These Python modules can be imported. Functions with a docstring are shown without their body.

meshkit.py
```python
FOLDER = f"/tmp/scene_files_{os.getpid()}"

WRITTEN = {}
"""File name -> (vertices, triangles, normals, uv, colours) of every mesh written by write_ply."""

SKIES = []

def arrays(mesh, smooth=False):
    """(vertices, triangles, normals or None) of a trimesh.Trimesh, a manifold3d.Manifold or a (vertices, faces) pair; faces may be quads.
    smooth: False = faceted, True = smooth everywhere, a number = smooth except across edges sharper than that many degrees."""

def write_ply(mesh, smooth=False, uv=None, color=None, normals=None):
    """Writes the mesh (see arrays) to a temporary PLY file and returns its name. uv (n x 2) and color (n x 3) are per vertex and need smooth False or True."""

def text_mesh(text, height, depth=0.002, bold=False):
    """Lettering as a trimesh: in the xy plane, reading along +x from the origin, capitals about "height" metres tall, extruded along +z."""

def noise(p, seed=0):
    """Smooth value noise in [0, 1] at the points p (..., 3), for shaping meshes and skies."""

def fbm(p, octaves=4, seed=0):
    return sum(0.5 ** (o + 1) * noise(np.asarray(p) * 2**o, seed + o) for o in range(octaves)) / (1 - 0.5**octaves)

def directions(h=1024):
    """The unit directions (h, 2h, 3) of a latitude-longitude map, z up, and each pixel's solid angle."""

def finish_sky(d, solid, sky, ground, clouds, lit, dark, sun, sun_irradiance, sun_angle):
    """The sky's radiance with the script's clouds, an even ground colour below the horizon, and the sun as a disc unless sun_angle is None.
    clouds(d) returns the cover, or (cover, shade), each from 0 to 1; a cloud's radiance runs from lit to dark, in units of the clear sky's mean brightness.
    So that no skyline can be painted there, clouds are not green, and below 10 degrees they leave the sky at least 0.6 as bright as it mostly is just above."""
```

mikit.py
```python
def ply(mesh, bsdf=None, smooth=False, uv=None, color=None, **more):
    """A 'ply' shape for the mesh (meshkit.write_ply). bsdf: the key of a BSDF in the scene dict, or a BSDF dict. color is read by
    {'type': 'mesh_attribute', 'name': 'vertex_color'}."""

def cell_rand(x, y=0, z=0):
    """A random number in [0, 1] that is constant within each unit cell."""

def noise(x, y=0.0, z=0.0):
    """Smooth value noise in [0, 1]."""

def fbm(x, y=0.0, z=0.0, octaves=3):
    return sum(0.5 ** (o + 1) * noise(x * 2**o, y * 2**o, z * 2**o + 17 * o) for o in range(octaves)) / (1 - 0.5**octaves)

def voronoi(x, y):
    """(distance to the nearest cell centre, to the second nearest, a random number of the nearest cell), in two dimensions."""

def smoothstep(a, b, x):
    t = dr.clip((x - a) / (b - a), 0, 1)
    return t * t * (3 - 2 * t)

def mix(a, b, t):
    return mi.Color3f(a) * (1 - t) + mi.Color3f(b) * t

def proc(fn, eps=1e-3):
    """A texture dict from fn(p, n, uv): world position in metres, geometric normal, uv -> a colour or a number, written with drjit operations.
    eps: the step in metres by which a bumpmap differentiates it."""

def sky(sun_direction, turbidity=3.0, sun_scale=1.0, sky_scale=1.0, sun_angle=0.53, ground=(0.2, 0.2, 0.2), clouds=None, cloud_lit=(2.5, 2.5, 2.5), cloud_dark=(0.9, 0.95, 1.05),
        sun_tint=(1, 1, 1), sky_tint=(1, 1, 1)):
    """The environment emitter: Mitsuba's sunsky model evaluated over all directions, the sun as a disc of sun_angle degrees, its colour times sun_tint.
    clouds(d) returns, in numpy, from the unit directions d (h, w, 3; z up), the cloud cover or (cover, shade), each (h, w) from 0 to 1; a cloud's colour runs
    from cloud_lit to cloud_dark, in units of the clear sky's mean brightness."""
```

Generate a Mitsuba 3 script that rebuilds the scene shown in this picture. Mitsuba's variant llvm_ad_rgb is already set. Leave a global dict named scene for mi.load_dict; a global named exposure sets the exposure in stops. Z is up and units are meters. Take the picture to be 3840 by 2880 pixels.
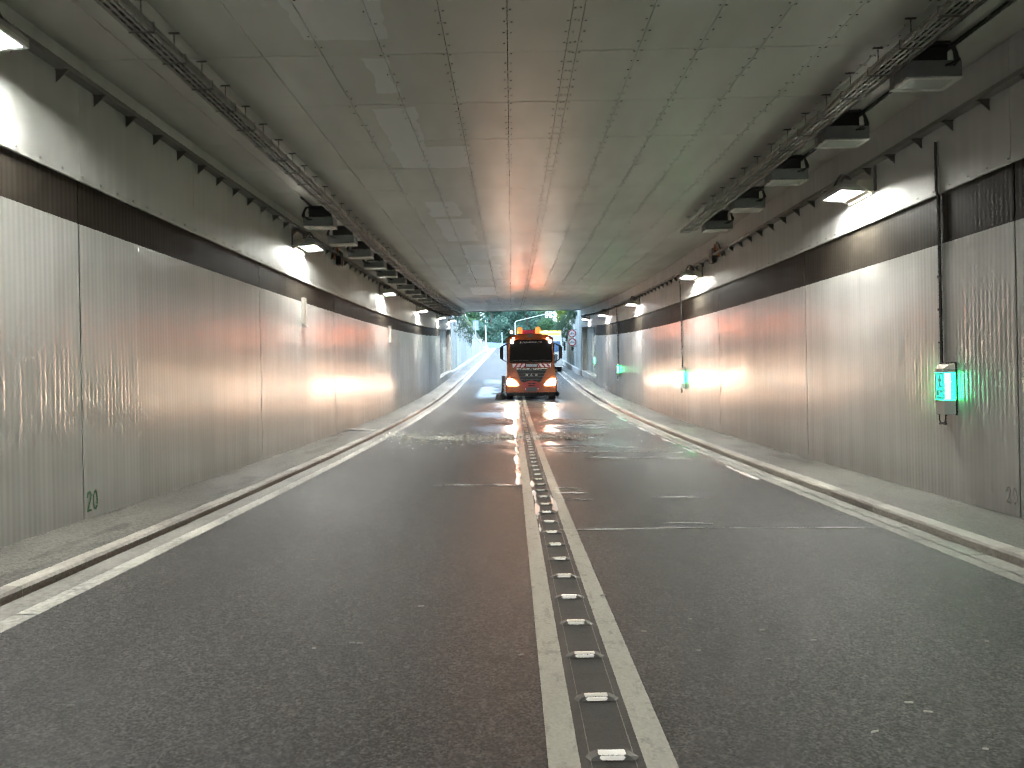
import math, random
import numpy as np, trimesh, drjit as dr, mitsuba as mi
import mikit, meshkit
from mikit import proc, noise, fbm, cell_rand, smoothstep, mix
from manifold3d import Manifold
import shapely.geometry as sg
T = mi.ScalarTransform4f
random.seed(7); rng = np.random.default_rng(7)
scene, labels = {}, {}

# ------------------------------------------------------------------ camera, sky, exposure
CAM_H = 1.44
ROLL = math.radians(1.146)
scene['camera'] = {'type': 'perspective', 'fov': 2*math.degrees(math.atan(1920/2662.)), 'fov_axis': 'x',
    'to_world': T().look_at(origin=[0, 0, CAM_H], target=[-0.0003, 1, CAM_H+0.0004], up=[math.sin(ROLL), 0, math.cos(ROLL)]),
    'near_clip': 0.05, 'far_clip': 2000.0}
exposure = 3.63
HEAD, BEAM, AMB, WORK, BEAC = 12., 12., 5., 3.0, 1.35     # radiance of the vehicle's lamps
scene['sky'] = mikit.sky([0.25, 0.35, 0.9], turbidity=4, sun_scale=0.2, sky_scale=3.1, sun_angle=14,
    clouds=lambda d: 0.55+0.3*meshkit.fbm(d*3.0, 3), cloud_lit=(1.25, 1.62, 1.9), cloud_dark=(0.78, 1.0, 1.18), sky_tint=(0.70, 1.0, 1.22))

# ------------------------------------------------------------------ the lie of the road: a sag curve, then a ramp
K, B3 = 0.0011/1.126, 4.775e-5/1.126**2
def prof(y):
    y = np.asarray(y, float)
    a = np.clip(y, -9, 42)
    z = K*a*a/2 + B3*a**3/6
    s = K*42 + B3*42*42/2
    t = np.clip(y-42, 0, 92)
    u = np.clip(y-134, 0, 30)
    return z + s*t + s*(u-u*u/60)
CF = 0.0187                                    # cross fall
XL, XR = -4.234, 4.972                         # wall planes
ZC = 4.717                                     # ceiling
BT = 3.497                                     # lower edge of the upper cladding
BB = {-1: 3.077, 1: 2.922}                     # lower edge of the dark band
BASE = {-1: 0.173, 1: 0.001}                   # foot of the walls
Y0, YP, YE = -33.02, 41.98, 50.4                # rear mouth, end of the panelled bays, front mouth
JOINT = 6.98
def wall_x(s): return XL if s < 0 else XR

# ------------------------------------------------------------------ helpers
class MB:
    def __init__(s): s.v, s.f, s.n = [], [], 0
    def add(s, v, f):
        v = np.asarray(v, float); f = np.asarray(f, int)
        if f.shape[1] == 4: f = np.vstack([f[:, [0, 1, 2]], f[:, [0, 2, 3]]])
        s.v.append(v); s.f.append(f+s.n); s.n += len(v); return s
    def box(s, x0, x1, y0, y1, z0, z1, bend=True):
        v = np.array([[x, y, z] for x in (x0, x1) for y in (y0, y1) for z in (z0, z1)])
        if bend: v[:, 2] += prof(v[:, 1])
        return s.add(v, [[0, 1, 3, 2], [4, 6, 7, 5], [0, 4, 5, 1], [2, 3, 7, 6], [0, 2, 6, 4], [1, 5, 7, 3]])
    def sweep(s, sec, y0, y1, step=1.0, bend=True):
        sec = np.asarray(sec, float)               # closed section (x, z), counter-clockwise seen from -y
        a = sec[:, 0]*np.roll(sec[:, 1], -1)-np.roll(sec[:, 0], -1)*sec[:, 1]
        if a.sum() < 0: sec = sec[::-1]
        n = max(1, int(math.ceil((y1-y0)/step))); ys = np.linspace(y0, y1, n+1); m = len(sec)
        v = np.array([[x, y, z+(prof(y) if bend else 0)] for y in ys for x, z in sec])
        f = []
        for i in range(n):
            for j in range(m):
                k = (j+1) % m
                f.append([i*m+j, i*m+k, (i+1)*m+k, (i+1)*m+j])
        s.add(v, f)
        from shapely.geometry import Polygon
        tv, tf = trimesh.creation.triangulate_polygon(Polygon(sec), engine='earcut')
        for y, flip in ((y0, False), (y1, True)):
            c = np.column_stack([tv[:, 0], np.full(len(tv), y), tv[:, 1]+(prof(y) if bend else 0)])
            fa = np.asarray(tf)
            n0 = np.cross(c[fa[0, 1]]-c[fa[0, 0]], c[fa[0, 2]]-c[fa[0, 0]])[1]
            if (n0 > 0) != flip: fa = fa[:, ::-1]
            s.add(c, fa)
        return s
    def tube(s, pts, r, k=8, bend=False):
        pts = np.asarray(pts, float).copy()
        if bend: pts[:, 2] += prof(pts[:, 1])
        t = np.gradient(pts, axis=0); t /= np.linalg.norm(t, axis=1, keepdims=True)+1e-12
        up = np.array([0, 0, 1.0]) if abs(t[0, 2]) < .9 else np.array([1.0, 0, 0])
        rr = np.broadcast_to(r, len(pts)); vs = []
        u = np.cross(t[0], up); u /= np.linalg.norm(u)
        for i in range(len(pts)):
            u = u-t[i]*(u@t[i]); u /= np.linalg.norm(u); w = np.cross(t[i], u)
            an = np.arange(k)*2*math.pi/k
            vs.append(pts[i]+rr[i]*(np.cos(an)[:, None]*u+np.sin(an)[:, None]*w))
        v = np.vstack(vs); f = []
        for i in range(len(pts)-1):
            for j in range(k):
                q = (j+1) % k
                f.append([i*k+j, i*k+q, (i+1)*k+q, (i+1)*k+j])
        s.add(v, f)
        for e, fl in ((0, True), (len(pts)-1, False)):
            c = [pts[e]]+list(vs[e]); ff = [[0, j+1, (j+1) % k+1] for j in range(k)]
            s.add(c, [g[::-1] for g in ff] if fl else ff)
        return s
    def tm(s, m): return s.add(m.vertices, m.faces)
    def mesh(s): return trimesh.Trimesh(np.vstack(s.v), np.vstack(s.f), process=False)

def numbered(name, pool):
    if name not in pool: return name
    i = 1
    while f'{name}_{i:03d}' in pool: i += 1
    return f'{name}_{i:03d}'
_used = set(); _cnt = {}
def key_for(full):
    if full not in _used: _used.add(full); return full
    i = _cnt.get(full, 0)+1
    while f'{full}_{i:03d}' in _used: i += 1
    _cnt[full] = i; k = f'{full}_{i:03d}'; _used.add(k); return k
def lab(k, label=None, cat=None, group=None, kind=None):
    d = {}
    if label: d['label'] = label
    if cat: d['category'] = cat
    if group: d['group'] = group
    if kind: d['kind'] = kind
    labels[k] = d
def thing(name, label, cat, group=None):
    k = key_for(name); lab(k, label, cat, group); return k
def obj(name, mesh, mat, parent=None, smooth=False, label=None, cat=None, group=None, kind=None, emit=None, **kw):
    k = key_for(name if parent is None else parent+'__'+name)
    if isinstance(mesh, MB): mesh = mesh.mesh()
    d = mesh if isinstance(mesh, dict) else mikit.ply(mesh, mat, smooth=smooth, **kw)
    if emit is not None: d = {**d, 'emitter': {'type': 'area', 'radiance': {'type': 'rgb', 'value': list(emit)}}}
    scene[k] = d
    if label or cat or group or kind: lab(k, label, cat, group, kind)
    return k
def at(shape, m):
    d = dict(shape); d['to_world'] = m; return d
def rbox(x0, x1, y0, y1, z0, z1, r=.02, seg=8):
    pts = [Manifold.sphere(r, seg).translate([x, y, z]) for x in (x0+r, x1-r) for y in (y0+r, y1-r) for z in (z0+r, z1-r)]
    m = Manifold.batch_hull(pts).to_mesh(); return trimesh.Trimesh(m.vert_properties[:, :3], m.tri_verts, process=False)
def hull(pts):
    return trimesh.convex.convex_hull(np.asarray(pts, float))
def moved(m, dx=0, dy=0, dz=0):
    m = m.copy(); m.apply_translation([dx, dy, dz]); return m

# ------------------------------------------------------------------ materials
def two(b): return {'type': 'twosided', 'bsdf': b}
def pr(col, rough=.5, metal=0., spec=.5, coat=0., sheen=0.):
    c = col if isinstance(col, dict) else {'type': 'rgb', 'value': list(col)}
    r = rough if isinstance(rough, dict) else float(rough)
    d = {'type': 'principled', 'base_color': c, 'roughness': r, 'metallic': float(metal), 'specular': float(spec)}
    if coat: d['clearcoat'] = coat; d['clearcoat_gloss'] = .9
    return d
def bumped(b, fn, eps=.003, scale=1.0):
    return {'type': 'bumpmap', 'tex': proc(fn, eps), 'scale': scale, 'bsdf': b}
def mat(name, b): scene[name] = b; return name

def rib(p):
    wob = p.y+.005*noise(p.z*1.2, p.y*2.)
    r = .5+.5*dr.sin(wob*95.)
    return r, noise(wob*26., p.z*.35, 3.), .45+.45*smoothstep(.3, .75, fbm(p.y*.7, p.z*.45, 2., 2))
def f_wall(p, n, uv):
    st = fbm(p.y*1.2, p.z*.5, 3.1, 3)
    drip = noise(p.y*9, p.z*.35, 5.)
    fine = noise(p.y*40, p.z*3., 1.)
    t = .62*st+.25*drip+.13*fine
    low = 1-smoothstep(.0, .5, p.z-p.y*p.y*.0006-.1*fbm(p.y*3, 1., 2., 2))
    c = mix((.335, .33, .31), (.40, .395, .375), smoothstep(.25, .75, t))
    scuff = smoothstep(.74, .80, fbm(p.y*2.2+7, p.z*1.6, 9., 4))*.25
    r, j, amp = rib(p)
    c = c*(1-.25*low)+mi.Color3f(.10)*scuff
    return c*(1-.14*amp*(1-r)-.08*amp*(1-j))  # occlusion in the rib grooves is put into the colour
def h_wall(p, n, uv):
    r, j, amp = rib(p)
    return .0040*r*amp+.0044*j*amp+.0018*noise(p.y*8, p.z*5, 4.)+.0030*noise(p.y*19, p.z*9, 4.)+.0014*noise(p.y*45, p.z*24, 6.)+.005*noise(p.y*1.3, p.z*.9, 8.)
mat('wall_paint', two(bumped(pr(proc(f_wall), .26, spec=.6), h_wall, .004)))
def f_band(p, n, uv):
    r, j, amp = rib(p)
    return mix((.016, .0135, .011), (.034, .029, .023), .6*fbm(p.y*3, p.z*1.2, 1., 3)+.4*noise(p.y*25, p.z*.8))*(1-.35*(1-r))  # groove shade painted along the ribs here as well
mat('band_paint', two(bumped(pr(proc(f_band), .6, spec=.03), h_wall, .004, .45)))
def f_clad(p, n, uv):
    t = fbm(p.y*.9, p.z*.9, 5., 3)*.7+.3*noise(p.y*14, p.z*1.1, 2.)
    return mix((.43, .43, .41), (.51, .505, .485), smoothstep(.2, .8, t))
mat('cladding', two(pr(proc(f_clad), .58, spec=.25)))
def ceil_patch(p):
    # touched-up paint: irregular pale rectangles on the left half of the ceiling
    e = .05*(noise(p.x*9, p.y*9, 3.)-.5)+.10*(noise(p.x*3, p.y*3, 6.)-.5)
    def rect(x0, x1, y0, y1):
        d = dr.minimum(dr.minimum(p.x-x0, x1-p.x), dr.minimum(p.y-y0, y1-p.y))+e
        return smoothstep(0., .015, d)
    a = rect(-1.92, -1.10, 4.0, 6.75)
    for r in ((-1.45, -1.2, 7.15, 8.0), (-1.62, -1.12, 8.45, 10.9), (-1.3, -.55, 9.9, 10.9), (-1.55, -.95, 13.0, 14.3), (-1.5, -.75, 14.5, 17.0), (-1.2, -.5, 17.6, 20.0),
              (-.7, -.1, 18.2, 19.4), (-1.3, -.3, 21.0, 24.5), (-.5, .9, 25.0, 27.0), (-1.6, -.6, 27.5, 31.), (-1.0, .2, 33., 38.)):
        a = dr.maximum(a, rect(*r))
    return a
def f_ceil(p, n, uv):
    t = fbm(p.x*1.1, p.y*1.0, 4., 3)
    g = noise(p.x*6, p.y*1.3, 9.)
    tint = cell_rand(dr.floor((p.x+2.41)/.61), dr.floor((p.y-4.5)/1.28), 2.)
    c = mix((.45, .445, .405), (.51, .51, .475), smoothstep(.2, .8, .6*t+.25*g+.15*tint))
    return mix(c, (.60, .605, .60), .8*ceil_patch(p))
def h_ceil(p, n, uv): return .0005*fbm(p.x*3, p.y*1.5, 1., 2)+.0004*noise(p.x*1.2, p.y*14., 2.)
mat('ceiling_board', two(bumped(pr(proc(f_ceil), .40, spec=.35), h_ceil, .01)))
mat('dark_gap', two(pr((.02, .02, .02), .8)))
mat('screw_steel', two(pr((.05, .045, .04), .6)))

def wet_mask(p):
    x, y = p.x, p.y
    st = fbm(x*.22, y*1.15, 3., 3)                      # runs across the camber
    st2 = fbm(x*1.3, y*1.9, 8., 3)
    zone = smoothstep(-1.2, .4, x+.06*(y-15))*(1-.8*smoothstep(1.6, 3., x))*smoothstep(13.2, 16., y)*(1-smoothstep(25., 28., y))
    a = zone*smoothstep(.47, .60, st+.16*(st2-.3))
    zone2 = smoothstep(21., 24., y)*(1-smoothstep(31.5, 33.5, y))*smoothstep(-.9, -.3, x)*(1-smoothstep(1.9, 2.5, x))
    a = dr.maximum(a, zone2*smoothstep(.46, .6, st2))
    # along the markings
    e = .03*(noise(x*20, y*6.)-.5)
    def strip(x0, x1, y0, y1):
        return smoothstep(0., .01, dr.minimum(x-x0, x1-x)+e)*smoothstep(0., .25, dr.minimum(y-y0, y1-y))
    a = dr.maximum(a, strip(.03, .105, 9.8, 24.))
    a = dr.maximum(a, strip(.232, .275, 6.9, 10.2))
    a = dr.maximum(a, strip(3.35, 3.60, 10.3, 24.)*smoothstep(.35, .5, fbm(x*3, y*1.2, 2., 3)))
    # thin runnels across
    def runnel(yc, x0, x1, w, sl):
        d = dr.abs(y-yc-sl*x-.03*(noise(x*2.2, yc)-.5))
        return (1-smoothstep(w*.5, w, d))*smoothstep(x0, x0+.1, x)*(1-smoothstep(x1-.3, x1, x))*smoothstep(.25, .5, noise(x*5, yc*3.))
    for r in ((6.95, .25, 3.6, .012, .012), (7.25, 1.55, 2.0, .012, 0.), (8.75, 1.5, 2.5, .022, .0), (9.05, .25, 1.3, .03, 0.), (9.45, .25, .95, .04, .0), (9.8, -1.1, .6, .05, 0.), (10.2, .2, .8, .03, 0.),
              (13.2, 1.4, 3.6, .09, .0), (14.0, .8, 3.5, .07, 0.), (14.7, .5, 3.4, .09, 0.)):
        a = dr.maximum(a, runnel(*r))
    # the swept track behind the sweeper
    a = dr.maximum(a, smoothstep(33., 35., y)*(1-smoothstep(46., 49., y))*smoothstep(-1.9, -1.5, x+.5*(st2-.5))*(1-smoothstep(-1.0, -.4, x))*.65*smoothstep(.3, .6, st2))
    return dr.clip(a, 0, 1)
def f_asph(p, n, uv):
    g = .5*noise(p.x*150, p.y*150, 1.)+.5*noise(p.x*75, p.y*75, 2.)
    big = fbm(p.x*.7, p.y*.25, 6., 3)
    track = dr.exp(-dr.square((dr.abs(p.x-2.05)-.85)/.35))+dr.exp(-dr.square((dr.abs(p.x+1.45)-.85)/.35))
    g2 = noise(p.x*118, p.y*118, 9.); v = (.004+.044*g2*g2+.072*g*g*g)*(.72+.5*big)*(1-.12*track)
    chip = 0.
    return mi.Color3f(v*1.03, v*.98, v*.93)+chip
def h_asph(p, n, uv):
    return .0045*noise(p.x*85, p.y*85, 5.)+.0022*noise(p.x*190, p.y*190, 6.)
scene['asphalt_dry'] = bumped(pr(proc(f_asph), .48, spec=.22), h_asph, .0015)
def f_wetc(p, n, uv): return f_asph(p, n, uv)*.45
scene['asphalt_wet'] = bumped(pr(proc(f_wetc), .16, spec=.6), lambda p, n, uv: .0036*noise(p.x*30, p.y*26, 5.)+.0018*noise(p.x*90, p.y*90, 2.), .002)
mat('asphalt', {'type': 'blendbsdf', 'weight': proc(lambda p, n, uv: wet_mask(p)), 'a': {'type': 'ref', 'id': 'asphalt_dry'}, 'b': {'type': 'ref', 'id': 'asphalt_wet'}})
def f_mark(p, n, uv):
    w = .40*smoothstep(.66, .95, fbm(p.x*26, p.y*14, 4., 4)+.22*noise(p.x*120, p.y*120))
    d = fbm(p.x*3, p.y*1.1, 9., 3)
    c = mix((.22, .215, .182), (.34, .332, .285), d*.5+.5*noise(p.x*110, p.y*80))
    return c*(1-w)+mi.Color3f(.11, .105, .095)*w
scene['mark_dry'] = bumped(pr(proc(f_mark), .55, spec=.4), h_asph, .0015, .5)
scene['mark_wet'] = bumped(pr(proc(lambda p, n, uv: f_mark(p, n, uv)*.8), .12, spec=.55), lambda p, n, uv: .0010*noise(p.x*30, p.y*26, 5.), .002)
mat('marking', {'type': 'blendbsdf', 'weight': proc(lambda p, n, uv: wet_mask(p)), 'a': {'type': 'ref', 'id': 'mark_dry'}, 'b': {'type': 'ref', 'id': 'mark_wet'}})
def f_seal(p, n, uv):
    return mix((.030, .028, .026), (.060, .056, .05), .5*fbm(p.x*5, p.y*22, 1., 3)+.5*noise(p.x*140, p.y*140))
mat('bitumen', two(bumped(pr(proc(f_seal), .6, spec=.25), lambda p, n, uv: .0011*noise(p.x*40, p.y*60, 2.)+.0006*noise(p.x*150, p.y*150), .002)))
def concrete(a, b, k):
    def f(p, n, uv):
        t = .55*fbm(p.x*2.1+k, p.y*1.6, p.z*2.1, 4)+.3*noise(p.x*45, p.y*45, p.z*45)+.15*noise(p.x*9, p.y*3, p.z*9)
        return mix(a, b, smoothstep(.22, .78, t))
    return f
def h_conc(p, n, uv): return .0012*noise(p.x*60, p.y*60, p.z*60)+.0012*noise(p.x*12, p.y*12, p.z*12)
mat('kerb_stone', two(bumped(pr(proc(concrete((.15, .14, .122), (.27, .255, .225), 1.)), .6), h_conc, .003)))
mat('kerb_stone_dark', two(bumped(pr(proc(concrete((.11, .10, .09), (.22, .205, .18), 2.)), .6), h_conc, .003)))
mat('gutter_stone', two(bumped(pr(proc(concrete((.10, .097, .086), (.18, .174, .155), 3.)), .55), h_conc, .003)))
mat('gutter_white', two(bumped(pr(proc(concrete((.17, .166, .148), (.39, .38, .34), 4.)), .5), h_conc, .003)))
mat('gutter_pale', two(bumped(pr(proc(concrete((.12, .118, .104), (.21, .206, .182), 6.)), .5), h_conc, .003)))
def f_side(p, n, uv):
    t = .6*fbm(p.x*1.3, p.y*.6, 3., 4)+.4*noise(p.x*70, p.y*70)
    d = smoothstep(.60, .75, fbm(p.x*4, p.y*1.2, 11., 3))*.35
    return mix((.040, .038, .033), (.098, .094, .083), smoothstep(.2, .8, t))*(1-d)
mat('sidewalk_asphalt', two(bumped(pr(proc(f_side), .5), lambda p, n, uv: .0016*noise(p.x*60, p.y*60, 3.), .002)))
mat('galvanised', two(pr(proc(lambda p, n, uv: mix((.17, .165, .15), (.27, .26, .24), noise(p.x*20, p.y*6, p.z*20))), .45, metal=.6)))
mat('tray_dark', two(pr(proc(lambda p, n, uv: mix((.055, .052, .046), (.10, .096, .086), noise(p.x*20, p.y*6, p.z*20))), .5, metal=.3)))
mat('dark_steel', two(pr((.075, .07, .062), .5, metal=.3)))
mat('bracket_grey', two(pr((.10, .098, .09), .5)))
mat('black_plastic', two(pr((.012, .012, .012), .45)))
mat('orange_cable', two(pr((.42, .13, .03), .45)))
mat('brown_cable', two(pr((.10, .045, .025), .45)))
mat('lamp_grey', two(pr((.32, .31, .29), .4)))
mat('lamp_cream', two(pr((.55, .50, .40), .45)))
mat('box_grey', two(pr((.16, .17, .165), .4)))
mat('box_frame', two(pr((.50, .49, .46), .35)))
mat('box_glass', two(pr((.32, .35, .32), .12, spec=.6)))
mat('lens_white', {'type': 'diffuse', 'reflectance': {'type': 'rgb', 'value': [.7, .7, .7]}})
mat('sign_grey', two(pr((.30, .30, .28), .4)))
mat('sign_cap', two(pr((.62, .58, .50), .35)))
mat('sign_glass', two(pr((.1, .5, .42), .2)))
mat('spray_green', two(pr((.02, .075, .03), .6)))
mat('spray_grey', two(pr((.16, .16, .15), .6)))
mat('fixture_grey', two(pr((.40, .37, .33), .5)))
mat('stud_glass', two(pr((.82, .80, .76), .12, spec=.8)))
mat('stud_body', two(pr((.075, .07, .062), .42, metal=.4)))
def f_board(p, n, uv):
    b = cell_rand(dr.floor(p.y*1.6), 1., 0.)
    t = .45*fbm(p.y*1.1, p.z*.35, p.x*.3, 4)+.3*b+.25*noise(p.y*7, p.z*.25, 3.)
    return mix((.14, .155, .15), (.28, .30, .29), smoothstep(.2, .8, t))
mat('board_concrete', two(bumped(pr(proc(f_board), .7), lambda p, n, uv: .004*noise(p.y*6, p.z*.4)+.002*noise(p.y*30, p.z*30), .01)))
mat('pale_concrete', two(pr(proc(concrete((.25, .255, .25), (.38, .385, .375), 7.)), .6)))
def f_ground(p, n, uv):
    t = fbm(p.x*.3, p.y*.3, 1., 4)
    return mix((.045, .06, .022), (.10, .11, .05), t)
mat('grass_ground', two(pr(proc(f_ground), .9)))

# ------------------------------------------------------------------ road, markings, kerbs, pavements
def road_z(x): return -CF*x
def strip(x0, x1, y0, y1, lift, step=1.0):
    n = max(1, int(math.ceil((y1-y0)/step))); ys = np.linspace(y0, y1, n+1)
    v = []
    for y in ys:
        for x in (x0, x1): v.append([x, y, road_z(x)+lift+prof(y)])
    f = [[2*i, 2*i+1, 2*i+3, 2*i+2] for i in range(n)]
    return np.array(v), np.array(f)
RX0, RX1 = -3.34, 3.93
m = MB(); m.add(*strip(-2.98, 3.60, -60, 175, 0, 1.0))
obj('road', m, 'asphalt', smooth=True, kind='structure', label='dark asphalt roadway with wet streaks running through the tunnel')
m = MB(); m.add(*strip(.107, .229, -40, 170, .004, 1.0)); obj('lane_line', m, 'marking', 'road')
m = MB(); m.add(*strip(.474, .594, -40, 170, .004, 1.0)); obj('lane_line', m, 'marking', 'road')
m = MB(); m.add(*strip(.229, .474, -40, 170, .003, 1.0)); obj('median_strip', m, 'bitumen', 'road')
m = MB(); m.add(*strip(.268, .272, -2, 30, .006, 1.0)); m.add(*strip(.438, .442, -2, 30, .006, 1.0)); obj('sealed_seam', m, 'kerb_stone_dark', 'road')
# pale dusty fringe of the road against the gutter is left to the material; far edge lines beyond the stones
def slab(x0, x1, y0, y1, top, depth=.12, slope=CF, g=.004):
    b = MB()
    y0 += g; y1 -= g
    zs = lambda x: -slope*x+top
    c = .006
    b.sweep([(x0, zs(x0)-depth), (x1, zs(x1)-depth), (x1, zs(x1)-c), (x1-c, zs(x1)), (x0+c, zs(x0)), (x0, zs(x0)-c)], y0, y1, 50)
    return b
GP = .533
lg = thing('gutter', 'left gutter of pale painted edge stones beside the kerb', 'gutter')
rg = thing('gutter', 'right gutter of grey edge stones beside the kerb', 'gutter')
def jz(): return float(rng.normal(0, .0012))
for i in range(46):
    ya = 4.53*.974-4*GP+i*GP
    if ya > 23: break
    obj('painted_stone', slab(-3.125, -2.98, ya, ya+GP, .003+jz(), g=.012), 'gutter_white', lg)
for i in range(24):
    ya = .3+i*1.0
    obj('channel_stone', slab(-3.338, -3.128, ya, ya+1.0, -.002+jz()), 'gutter_stone', lg)
for i in range(46):
    ya = 5.52*.974-6*GP+i*GP
    if ya > 23: break
    obj('edge_stone', slab(3.60, 3.730, ya, ya+GP, .002+jz(), g=.011), 'gutter_pale', rg)
    obj('channel_stone', slab(3.757, 3.928, ya+.004, ya+GP-.004, .0+jz(), g=.009), 'gutter_pale', rg)
def far_strip(x0, x1, ya, top, matn, nm, par, ye=170.):
    b = MB(); b.sweep([(x0, -CF*x0+top-.1), (x1, -CF*x1+top-.1), (x1, -CF*x1+top), (x0, -CF*x0+top)], ya, ye, 1.0); obj(nm, b, matn, par)
_yl = 4.53*.974-4*GP+(int((23-(4.53*.974-4*GP))/GP)+1)*GP
far_strip(-3.125, -2.98, _yl, .003, 'gutter_white', 'edge_strip', lg)
far_strip(-3.338, -3.128, 24.3, -.002, 'gutter_stone', 'channel_strip', lg)
_yr = 5.52*.974-6*GP+(int((23-(5.52*.974-6*GP))/GP)+1)*GP
far_strip(3.60, 3.730, _yr, .002, 'gutter_white', 'edge_strip', rg)
far_strip(3.757, 3.928, _yr, .0, 'gutter_stone', 'channel_strip', rg)
for nm, x0, x1, ye in (('edge_strip', -3.125, -2.98, 4.53*.974-4*GP), ('channel_strip', -3.338, -3.128, .3)):
    b = MB(); b.sweep([(x0, -CF*x0-.1), (x1, -CF*x1-.1), (x1, -CF*x1), (x0, -CF*x0)], -60, ye, 2.0); obj(nm, b, 'gutter_stone', lg)
for nm, x0, x1, ye in (('edge_strip', 3.60, 3.738, 5.52*.974-6*GP), ('channel_strip', 3.75, 3.928, 5.52*.974-6*GP)):
    b = MB(); b.sweep([(x0, -CF*x0-.1), (x1, -CF*x1-.1), (x1, -CF*x1), (x0, -CF*x0)], -60, ye, 2.0); obj(nm, b, 'gutter_stone', rg)
b = MB(); b.sweep([(3.61, -.3), (3.92, -.3), (3.92, -CF*3.92-.016), (3.61, -CF*3.61-.016)], -60, 170, 1.0); obj('joint_bed', b, 'dark_gap', rg)
b = MB(); b.sweep([(-3.33, -.3), (-2.99, -.3), (-2.99, CF*3-.018), (-3.33, CF*3-.018)], -60, 170, 1.0); obj('joint_bed', b, 'dark_gap', lg)

def kerb_run(k, s, x_face, x_back, h, mats):
    def sec(dz):
        zf = -CF*x_face
        return [(x_face, zf-.25), (x_back, zf-.25), (x_back, zf+h+.004+dz), (x_face+s*.018, zf+h+dz), (x_face, zf+h-.02+dz)]
    for i in range(34):
        ya = -.2+i*1.0
        b = MB(); dz = float(rng.normal(0, .0022)); b.sweep(sec(dz), ya+.003, ya+.997, .5)
        obj('kerb_stone', b, mats[i % len(mats)], k)
    b = MB(); b.sweep(sec(0), 33.8, 170, 1.0); obj('kerb_run', b, mats[0], k)
    b = MB(); b.sweep(sec(0), -60, -.2, 2.0); obj('kerb_run', b, mats[0], k)
mat('kerb_shade', two(pr(proc(concrete((.035, .028, .022), (.075, .06, .048), 9.)), .6)))  # dark tone stands for the shade on the left kerb face
kl = thing('kerb', 'low concrete kerb of the left pavement, its face coloured dark as shade', 'kerb')
kr = thing('kerb', 'low concrete kerb of the right pavement, warm lit along its face', 'kerb')
kerb_run(kl, -1, -3.34, -3.47, .066, ('kerb_stone', 'kerb_stone_dark', 'kerb_stone'))
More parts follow.
